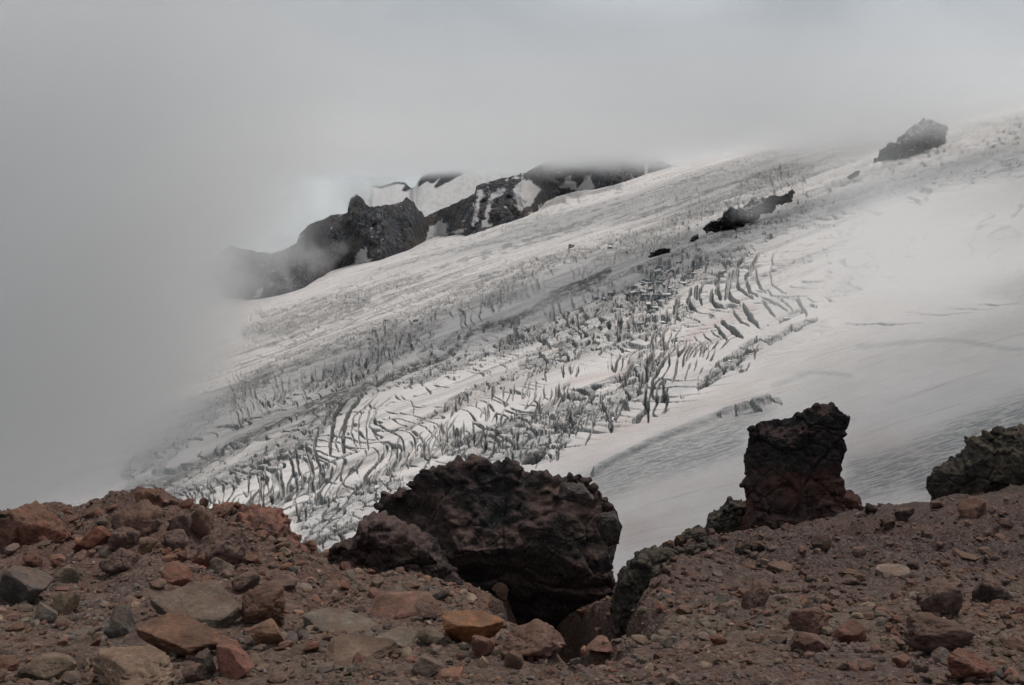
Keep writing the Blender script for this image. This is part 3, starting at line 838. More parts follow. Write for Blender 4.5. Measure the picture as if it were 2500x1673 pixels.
terr = 9*np.abs(((FZr + 0.28*FXr + 12*perlin(along/120, FZr/60, seed=79))/34) % 1 - 0.5)*np.clip(hh/160, 0.1, 1)
FYr = FYr - disp + terr*wgt*2
u2 = np.linspace(0.04, 1, rb)[:, None]
BXr = tx_ + 0*u2; BYr = ty + 380*u2; BZr = tz_ - 190*u2**1.1 + 8*perlin(BXr/60, BYr/60, seed=81)*u2
# snow couloirs on the cliff
def pm2(px, py, pts, soft=2.5):
    ins = np.zeros(px.shape, bool); dd = np.full(px.shape, 1e9)
    for i in range(len(pts)):
        a, b = pts[i], pts[(i+1) % len(pts)]
        if a[1] != b[1]:
            ins ^= ((a[1] > py) != (b[1] > py)) & (px < (b[0]-a[0])*(py-a[1])/(b[1]-a[1]) + a[0])
        dx, dy = b[0]-a[0], b[1]-a[1]
        t = np.clip(((px-a[0])*dx+(py-a[1])*dy)/(dx*dx+dy*dy+1e-9), 0, 1)
        dd = np.minimum(dd, np.hypot(px-a[0]-t*dx, py-a[1]-t*dy))
    return sstep(-soft, soft, np.where(ins, dd, -dd))
zH, kH = zoomer(850, 370, 1350, 2340)
zgx = np.repeat(rpx[None, :], rf, 0); zgy = botr + (topr-botr)*np.clip(u, 0, 1)
wjx = zgx + 6*fbm(zgx/11, zgy/11, oct=3, seed=91); wjy = zgy + 6*fbm(zgx/11, zgy/11, oct=3, seed=92)
SN = np.zeros(zgx.shape)
for poly in (zH([(940,860),(1010,830),(1080,785),(1110,830),(1145,850),(1120,900),(1150,950),(960,1000),(890,1010)]),
             zH([(1480,470),(1540,430),(1560,500),(1510,560),(1500,640),(1470,800),(1430,860),(1420,800),(1450,690)]),
             zH([(1640,500),(1720,440),(1800,420),(1790,480),(1680,560),(1640,600),(1620,720),(1590,790),(1640,860),(1530,870),(1560,770),(1600,600)]),
             zH([(130,1150),(240,1090),(230,1200),(275,1250),(80,1300),(95,1200)]),
             zH([(1150,940),(1330,870),(1345,915),(1230,930)]), zH([(1310,830),(1340,760),(1330,830)]), zH([(2060,710),(2090,660),(2085,710)]),
             zG([(0,400),(60,350),(130,400),(90,470),(30,500)]), zE([(440,1110),(520,1030),(500,1080),(450,1120)]),
             zG([(220,390),(260,330),(300,400),(350,330),(380,400),(330,410)]), zG([(120,470),(400,400),(560,380),(420,430),(130,520)])):
    SN = np.maximum(SN, pm2(wjx, wjy, poly, 2.0))
# upper right part fades into snow
SN = np.maximum(SN, sstep(0.25, 0.5, perlin(zgx/14, zgy/30, seed=95))*sstep(1380, 1480, zgx)*0.9)
V = np.concatenate([np.stack([FXr, FYr, FZr], -1), np.stack([BXr, BYr, BZr], -1)], 0)
me = mesh_from("ridge", V.reshape(-1, 3), grid_quads(rf+rb, rc))
add_attr(me, "snow", np.concatenate([SN, np.zeros((rb, rc))], 0).ravel())
link("mountain_ridge", me, M_RIDGE, label="dark rock ridge with snow gullies above the far edge of the glacier", kind="structure")

# snowfield and farther summits behind the ridge
STOP = [(820,470),(846,452),(852,425),(862,426),(885,422),(905,416),(925,417),(940,430),(950,428),(957,412),(968,402),(985,393),(1010,388),(1060,380),(1085,378),(1130,365),(1250,345),(1400,330)]
sc_, sr_ = 240, 90
spx = np.linspace(800, 1400, sc_)
st_ = interp(spx, STOP) + 1.2*perlin(spx/7, spx*0, seed=31)
sb_ = np.interp(spx, [800, 960, 1000, 1250, 1400], [500, 505, 505, 440, 420])
v_ = np.linspace(0, 1, sr_)[:, None]
sy = sb_ + (st_-sb_)*v_
yy = 3000 + 1500*v_**1.2
far1 = sstep(948, 935, spx)          # the left hump stands farther away
yy = yy + 900*far1*v_
ta, tb = ray((spx + 0*v_)/VS, sy/VS)
SX, SY, SZ = yy*ta, yy, yy*tb
sq = spx + 0*v_
dz = 10*fbm(SX/120, SY/160, oct=4, seed=33)*(1-v_)*np.clip(v_*6, 0, 1) + 5*fbm(SX/30, SY/60, oct=3, seed=35)*v_*(1-v_)*4
SZ = SZ + dz
rk = np.maximum.reduce([pm2(sq, sy, zH([(800,410),(800,350),(860,260),(1000,150),(1500,140),(1520,190),(1330,240),(1180,330),(1000,420),(980,400),(1050,300),(960,370),(900,340)]), 2),
                        pm2(sq, sy, zH([(240,400),(380,395),(560,330),(680,330),(760,400),(660,460),(610,450),(650,380),(560,370),(380,420)]), 2)])
me = mesh_from("snowfield", np.stack([SX, SY, SZ], -1).reshape(-1, 3), grid_quads(sr_, sc_))
add_attr(me, "snow", (1-rk).ravel())
link("mountain_slope", me, M_SLOPE, label="snow slope and dark summit rocks behind the ridge", kind="structure")

# ------------------------------------------------------------------ rock masses from their outlines
def inflate(name, poly, dist, depth, mat, nt=220, nk=110, e=0.7, amp=0.05, lump=0.0, lump_sz=0.2, facet=0.0, seed=0, sc=1.0, centre=None, lean=0.0, strata=0.35, fscale=(1.9, 4.6), cuts=0, cutr=(0.70, 0.90), back=0.4, **kw):
    """closed rock: outline (survey pixels) seen at the given distance, with real depth front to back"""
    P = np.array(poly, float)/VS
    a, b = ray(P[:, 0], P[:, 1])
    X, Z = a*dist, b*dist
    if centre is None: cx, cz = X.mean(), Z.mean()
    else:
        ca, cb = ray(centre[0]/VS, centre[1]/VS); cx, cz = ca*dist, cb*dist
    Xc, Zc = np.append(X, X[0]), np.append(Z, Z[0])
    L = np.concatenate([[0], np.cumsum(np.hypot(np.diff(Xc), np.diff(Zc)))])
    ss = np.linspace(0, L[-1], nt, endpoint=False)
    OX, OZ = np.interp(ss, L, Xc) - cx, np.interp(ss, L, Zc) - cz
    rad = np.hypot(OX, OZ)
    ph = np.linspace(0.02, np.pi-0.02, nk)[:, None]
    sr = np.sin(ph)**e; cr = -np.sign(np.cos(ph))*np.abs(np.cos(ph))**0.8; cr = np.where(cr > 0, cr*back, cr)
    VX = cx + OX*sr; VZ = cz + OZ*sr
    VY = dist + depth*cr + 0*OX + lean*(VZ - cz)
    Pg = np.stack([VX, VY, VZ], -1)
    # broken faces: planes that cut the rounded form
    rc2 = np.random.default_rng(seed+1000); c0 = np.array([cx, dist, cz])
    for _ in range(cuts):
        nn = np.array([rc2.normal()*0.5, -abs(rc2.normal())*0.7 - 0.25, rc2.normal()*0.45]); nn /= np.linalg.norm(nn)
        pr = (Pg - c0) @ nn; lim = 0.20*rad.mean()
        Pg = Pg - nn*np.minimum(np.maximum(pr - pr.max()*rc2.uniform(*cutr), 0)*0.95, lim)[..., None]
    du = np.roll(Pg, -3, 1) - np.roll(Pg, 3, 1); dv = np.gradient(Pg, axis=0)
    Nn = np.cross(dv, du); Nn /= (np.linalg.norm(Nn, axis=-1, keepdims=True)+1e-9)
    ctr = np.array([cx, dist, cz]); sgn = np.sign((Nn*(Pg-ctr)).sum(-1, keepdims=True)); Nn = Nn*np.where(sgn == 0, 1, sgn)
    S = rad.mean()
    q = Pg/(S*sc)
    d = amp*S*fbm(q[..., 0]*1.6, q[..., 1]*1.6, q[..., 2]*1.6, oct=6, seed=seed, gain=0.55)
    d += amp*strata*S*fbm(q[..., 0]*3.1, q[..., 1]*3.1, q[..., 2]*4.6, oct=4, seed=seed+7, ridged=True)
    if facet:
        for fs, fa in ((fscale[0], 1.0), (fscale[1], 0.45)):
            wq = q + 0.12*np.stack([perlin(q[..., 0]*3, q[..., 1]*3, q[..., 2]*3, seed=seed+60+i) for i in range(3)], -1)
            f1, f2, cv, off = voro3(wq[..., 0]*fs, wq[..., 1]*fs, wq[..., 2]*fs, seed=seed+3+int(fs))
            g = np.stack([np.sin(cv*50), np.sin(cv*91+1), np.sin(cv*133+2)], -1)
            d += fa*facet*S*((cv - 0.5) + 1.3*(off*g).sum(-1)) - fa*facet*0.7*S*sstep(0.10, 0.0, f2-f1)
    if lump:
        f1, f2, cv, off = voro3(Pg[..., 0]/lump_sz, Pg[..., 1]/lump_sz, Pg[..., 2]/lump_sz, seed=seed+5)
        up = 0.12 + 0.88*sstep(0.25, 0.8, Nn[..., 2])
        d += lump*(0.6 - f1)*(0.5+cv)*up
    d -= np.percentile(d, 62)
    Pg = Pg + Nn*d[..., None]
    V = np.concatenate([Pg.reshape(-1, 3), Pg[0].mean(0)[None], Pg[-1].mean(0)[None]], 0)
    n0 = nt*nk; i = np.arange(nt); j = (i+1) % nt
    tris = np.concatenate([np.stack([np.full(nt, n0), j, i], -1), np.stack([np.full(nt, n0+1), (nk-1)*nt+i, (nk-1)*nt+j], -1)], 0)
    me = mesh_from(name, V, grid_quads(nk, nt, True), tris)
    return link(name, me, mat, **kw)

M_NUN = mat_cliff("nunatak_rock", (0.050, 0.048, 0.048), (0.075, 0.064, 0.056), True, 0.9, (0.55, 0.75))
def nunatak(poly, label, depth, seed, name="rock_outcrop"):
    P = np.array(poly)
    i = P[:, 1].argmax()
    _, y, _ = plane_hit(P[i, 0]/VS, P[i, 1]/VS)
    _, y2, _ = plane_hit(P[:, 0].mean()/VS, P[:, 1].max()/VS*0.5 + P[:, 1].mean()/VS*0.5)
    inflate(name, poly, float(y2), depth, M_NUN, nt=130, nk=60, amp=0.13, facet=0.13, e=0.8, cuts=8, seed=seed, label=label, cat="rock")
nunatak(zG([(865,600),(885,575),(930,545),(990,510),(1010,490),(1100,455),(1190,425),(1250,415),(1310,412),(1330,425),(1280,440),(1200,470),(1140,510),(1080,545),(1000,590),(930,612)]),
        "long dark rock island lying in the ice between the two broken streams", 16, 11)
nunatak(zG([(605,725),(640,690),(690,668),(722,672),(716,690),(660,712)]), "small black rock poking from the ice below the long rock island", 16, 13)
nunatak(zG([(812,640),(830,610),(850,600),(850,625),(825,650)]), "tiny dark rock just off the lower tip of the long rock island", 10, 14)
nunatak(zG([(1660,280),(1680,230),(1720,205),(1760,180),(1775,155),(1810,150),(1830,105),(1870,92),(1920,95),(1990,110),(1985,150),(1940,190),(1880,205),(1800,235),(1730,265)]),
        "dark rocky knob high on the glacier with its top in cloud", 30, 17)
nunatak(zG([(1535,345),(1560,325),(1585,312),(1580,330),(1550,350)]), "small grey rock in the ice down the slope from the cloudy knob", 12, 19)

# ------------------------------------------------------------------ foreground ground
EDGE = [  # column, skyline row, distance of the edge
 (-400,522,10),(0,523,9.5),(25,519,9.5),(60,518,9.5),(100,512,9.4),(128,505,9.2),(142,502,9.0),(160,508,9.0),(185,516,9.0),(212,524,9.0),(250,530,9),(290,545,9.3),
 (318,562,10.5),(350,562,11.5),(400,560,12),(480,585,12),(560,600,13),(612,592,15),(622,579,16),(640,564,17),(660,555,18),(700,545,20),(735,540,22),(780,532,22.6),(830,521,23),(852,513,23.6),(872,511,24),
 (900,513,24),(925,509,24.5),(950,503,25),(1024,492,26.5),(1200,478,28),(1500,450,30)]
E_ = np.array(EDGE, float)
e_tx, e_s = ray(E_[:, 0], E_[:, 1])
def ground(x, y, micro=True):
    x, y = np.asarray(x, float), np.asarray(y, float)
    yc = np.maximum(y, 1.2)
    tx = x/yc
    de = np.interp(tx, e_tx, E_[:, 2]); se = np.interp(tx, e_tx, e_s)
    base = lambda d: -0.735 - 0.2986*d
    delta = se*de - base(de)
    inn = base(y) + delta*sstep(0.35, 1.0, y/de)
    z = np.where(y <= de, inn, se*de - 0.32*(y-de) - 0.95*np.maximum(y-de-0.6, 0))
    gr_ = np.hypot((x - 0.36)/0.62, (y - 8.1)/3.9) + 0.22*fbm(x/0.45, y/0.45, oct=4, seed=141)
    gul = sstep(1.12, 0.45, gr_)*2.2
    z = z - gul
    if micro:
        fade = sstep(1.5, 0.5, np.abs(y-de))*0.15
        am = np.clip(y/10, 0.25, 1.2)
        z = z + am*(1-fade)*(0.13*fbm(x/1.6, y/1.6, oct=3, seed=101) + 0.06*fbm(x/0.45, y/0.45, oct=3, seed=103))
        md = sstep(-0.13, -0.20, tx)*sstep(5.2, 7.0, y)
        z = z + md*(0.11*fbm(x/0.7, y/0.7, oct=4, seed=121, ridged=True) - 0.05)
        rs = sstep(0.10, 0.16, tx)*sstep(6, 9, y)
        z = z + rs*0.10*fbm((x*0.8 + y*0.6)/0.5, (y*0.8 - x*0.6)/2.2, oct=3, seed=131, ridged=True)
    return z
gr_c, gr_r = 620, 430
gtx = np.linspace(-0.95, 0.95, gr_c)
gy = np.concatenate([np.linspace(-4, 1.4, 12), np.geomspace(1.5, 34, gr_r-12-40), np.geomspace(35, 190, 40)])
TX, YY = np.meshgrid(gtx, gy)
XX = TX*np.maximum(YY, 1.2)*1.0
XX = np.where(YY < 1.4, TX*np.maximum(1.4, 8 - 4.7*(YY+4)/1.0*0.3), XX)
ZZ = ground(XX, YY)
fine = 0.018*fbm(XX/0.16, YY/0.16, oct=3, seed=107) + 0.012*fbm(XX/0.05, YY/0.05, oct=2, seed=109)
ZZ = ZZ + np.clip(YY/5, 0.6, 2.4)*fine
me = mesh_from("ground", np.stack([XX, YY, ZZ], -1).reshape(-1, 3), grid_quads(gr_r, gr_c))
TXr = XX/np.maximum(YY, 1.2)
tan = sstep(9, 4, YY)*0.7*np.clip(0.6 + perlin(XX/1.3, YY/1.3, seed=111), 0, 1)
tan = np.maximum(tan, 0.6*sstep(0.10, 0.13, TXr)*sstep(0.25, 0.2, TXr)*sstep(10, 14, YY))
grey = sstep(0.12, 0.2, TXr)*sstep(5, 7.5, YY)*np.clip(0.55 + 0.7*perlin(XX/2, YY/2, seed=113), 0, 1)
red = sstep(-0.13, -0.20, TXr)*sstep(4.8, 6.5, YY)
add_attr(me, "red", red.ravel()); add_attr(me, "tan", (tan*(1-red)).ravel()); add_attr(me, "grey", grey.ravel())
link("ground", me, M_GROUND, label="red-brown scree slope in the foreground", kind="structure")

def hit(px, py):
    """first point of the foreground slope seen through a photo pixel"""
    tx, s = ray(px, py)
    ys = np.geomspace(1.5, 40, 900)
    z = ground(tx*ys, ys)
    k = np.nonzero(s*ys <= z)[0]
    if len(k) == 0: return None
    y = ys[k[0]]
    return float(tx*y), float(y), float(z[k[0]])

# --- great rocks
M_BOULDER = mat_lava("boulder_lava", (0.024, 0.022, 0.022), (0.042, 0.032, 0.029), (0.085, 0.055, 0.047), 0.7)
M_PINN = mat_lava("pinnacle_scoria", (0.020, 0.019, 0.019), (0.090, 0.040, 0.031), (0.052, 0.033, 0.029), 0.8, -6.5, -5.9)
M_FLANK = mat_lava("flank_scoria", (0.032, 0.027, 0.026), (0.058, 0.041, 0.037), (0.090, 0.060, 0.052), 1.0)
M_FLAKE = mat_lava("pale_lava_face", (0.055, 0.050, 0.047), (0.085, 0.070, 0.062), (0.10, 0.080, 0.068), 1.2)
M_DARK = mat_lava("dark_clinker", (0.030, 0.027, 0.025), (0.052, 0.044, 0.036), (0.075, 0.060, 0.045), 1.1)
M_REDROCK = mat_lava("red_scoria", (0.10, 0.064, 0.055), (0.15, 0.075, 0.056), (0.185, 0.088, 0.062), 1.3)
BOULDER = inflate("boulder", z2([(150,860),(290,690),(300,650),(390,520),(420,430),(480,425),(540,400),(630,370),(650,310),(720,250),(760,245),(830,230),(900,215),(960,222),(1010,197),(1080,192),(1120,225),(1200,235),(1230,207),(1310,222),(1312,285),(1350,290),(1430,272),(1540,312),(1600,312),(1640,287),(1740,312),(1780,360),(1830,440),(1900,490),(1940,570),(1930,680),(1945,710),(1890,840),(1915,890),(1895,1000),(1890,1200),(1850,1400),(1500,1450),(1100,1420),(800,1250),(500,1050),(250,980)]),
        11.6, 1.7, M_BOULDER, nt=460, nk=210, e=0.5, amp=0.05, lump=0.10, lump_sz=0.13, facet=0.02, strata=0.30, fscale=(1.3, 5.0), cuts=30, cutr=(0.60, 0.88), seed=5, centre=(1230*k2+750*.9372, 750*k2+1050*.9372),
        label="huge blackish brown lava boulder with knobbly crest in the middle of the slope", cat="boulder")
PINN = inflate("rock_pinnacle", z3([(710,210),(760,187),(840,175),(920,160),(960,140),(1050,105),(1085,85),(1160,80),(1172,100),(1215,145),(1210,190),(1192,215),(1212,300),(1200,330),(1185,400),(1176,470),(1184,535),(1250,560),(1288,600),(1300,640),(1240,740),(1100,840),(930,850),(780,840),(670,780),(660,735),(700,640),(698,600),(690,550),(678,510),(690,440),(697,370),(712,250)]),
        22.0, 1.15, M_PINN, nt=380, nk=170, e=0.42, amp=0.05, lump=0.05, lump_sz=0.13, facet=0.045, strata=0.6, fscale=(1.6, 4.4), cuts=16, seed=9, centre=(950*k3+1500*.9372, 500*k3+950*.9372),
        label="square dark red lava pinnacle with black cap standing on the slope edge", cat="rock pillar")
OUTCROP = inflate("rock_outcrop", z3([(1672,640),(1672,560),(1664,490),(1690,450),(1720,428),(1770,420),(1810,370),(1850,338),(1882,312),(1888,272),(1910,268),(1932,288),(1960,275),(2010,228),(2045,204),(2110,204),(2169,206),(2300,180),(2420,240),(2460,420),(2430,620),(2300,680),(2000,680),(1800,680)]),
        26.0, 1.6, M_DARK, nt=320, nk=130, e=0.55, amp=0.07, lump=0.22, lump_sz=0.2, facet=0.04, cuts=14, seed=15,
        label="knobbly dark olive lava outcrop cut by the right edge", cat="rock outcrop")
inflate("rock", z3([(470,770),(480,742),(500,690),(540,652),(575,625),(612,590),(650,600),(700,600),(740,650),(740,780),(640,830),(520,810)]),
        22.6, 0.7, M_DARK, nt=200, nk=90, e=0.65, amp=0.10, lump=0.08, lump_sz=0.12, facet=0.07, cuts=10, seed=19,
        label="black crumbly rock leaning against the left foot of the pinnacle", cat="rock")
inflate("rock", z3([(300,850),(312,815),(350,780),(375,755),(420,735),(450,728),(480,745),(490,790),(430,830),(350,880)]),
        20.6, 0.5, M_DARK, nt=160, nk=70, e=0.65, amp=0.10, lump=0.08, lump_sz=0.10, facet=0.07, cuts=8, seed=23,
        label="low black clinker rock on the slope edge, second left from the pinnacle", cat="rock")
inflate("rock_outcrop", z1([(1330,420),(1390,330),(1410,270),(1480,253),(1520,265),(1545,318),(1600,315),(1660,288),(1760,282),(1850,292),(1920,330),(1945,410),(1975,475),(2060,530),(2105,600),(2160,670),(2250,750),(2340,860),(2400,960),(2330,1040),(2180,1010),(2080,1080),(1960,1080),(1880,960),(1760,860),(1600,700),(1420,560)]),
        8.3, 0.75, M_REDROCK, nt=360, nk=160, e=0.6, amp=0.085, lump=0.05, lump_sz=0.06, facet=0.05, cuts=22, seed=27, lean=0.25,
        label="brown crumbly scoria outcrop falling away to the right of the left mound", cat="rock outcrop")
inflate("rock_mass", z2([(40,850),(60,800),(190,735),(285,690),(300,640),(390,530),(520,560),(680,650),(830,760),(960,920),(1060,1080),(1180,1270),(1000,1300),(820,1230),(640,1140),(420,1030),(240,980),(120,930)]),
        9.7, 0.8, M_FLANK, nt=300, nk=140, e=0.7, amp=0.085, lump=0.05, lump_sz=0.08, facet=0.05, cuts=20, seed=31, lean=0.12,
        label="purple-brown broken flank joining the left foot of the huge boulder", cat="rock")

inflate("rock_outcrop", z2([(1905,920),(1935,880),(1990,850),(2030,800),(2060,770),(2139,750),(2230,800),(2200,950),(2140,1080),(2080,1190),(2000,1280),(1900,1330),(1860,1300),(1885,1150),(1900,1000)]),
        6.6, 0.45, M_DARK, nt=220, nk=110, e=0.65, amp=0.10, lump=0.06, lump_sz=0.09, facet=0.07, cuts=14, seed=61, lean=0.3,
        label="knobbly dark lava bank on the right rim of the pit", cat="rock outcrop")
knob_me = [stone_verts(3, 1700+i, "lump", 0.2) for i in range(6)]
def knobs(parent, mat, dist, pts):
    mes = [mesh_from("knob", v, tris=ICO[3][1]) for v in knob_me]
    for k, (px, py, w) in enumerate(pts):
        a, b = ray(px, py); w = w*dist/FPX
        o = link("knob", mes[k % 6], mat, parent=parent)
        o.location = (float(a*dist), dist, float(b*dist)); o.scale = (w, w*1.1, w*rng.uniform(.7, 1.0)); o.rotation_euler = (0, 0, rng.uniform(0, 6.28))
knobs(BOULDER, M_BOULDER, 11.7, [(398,497,13),(414,486,12),(426,475,14),(437,471,10),(455,469,13),(470,466,12),(483,465,15),(508,468,14),(517,470,13),(541,479,12),(573,481,15),(585,482,14),(592,488,12),(378,507,12),(606,507,12)])
knobs(OUTCROP, M_DARK, 26.0, [(971,443,11),(980,447,10),(1000,432,13),(1013,431,14),(962,456,12),(941,473,13),(934,484,11),(990,438,10)])
knobs(PINN, M_PINN, 22.0, [(818,408,12),(832,407,11),(800,416,10),(752,429,10),(841,419,9),(747,463,7),(743,485,8),(856,503,10)])
inflate("foot", z3([(660,735),(690,660),(800,640),(950,650),(1080,570),(1170,530),(1250,545),(1310,590),(1330,650),(1260,760),(1100,840),(930,880),(780,860),(670,800)]),
        21.5, 0.9, M_PINN, nt=200, nk=90, e=0.6, amp=0.07, lump=0.06, lump_sz=0.14, facet=0.05, cuts=12, seed=51, parent=PINN)
for k, pts in enumerate(([(1800,520),(1890,500),(1930,580),(1915,690),(1840,720),(1790,620)], [(1790,760),(1840,740),(1880,840),(1800,880)], [(1560,320),(1700,330),(1760,420),(1640,440),(1540,400)],
                         [(590,640),(640,600),(690,650),(640,700)], [(800,850),(860,840),(890,950),(850,990),(805,930)])):
    inflate("flake", z2(pts), 10.75 if k < 2 else (11.2 if k == 2 else 10.0), 0.16, M_FLAKE, nt=70, nk=36, e=0.7, amp=0.05, facet=0.06, cuts=6, seed=55+k, parent=BOULDER)
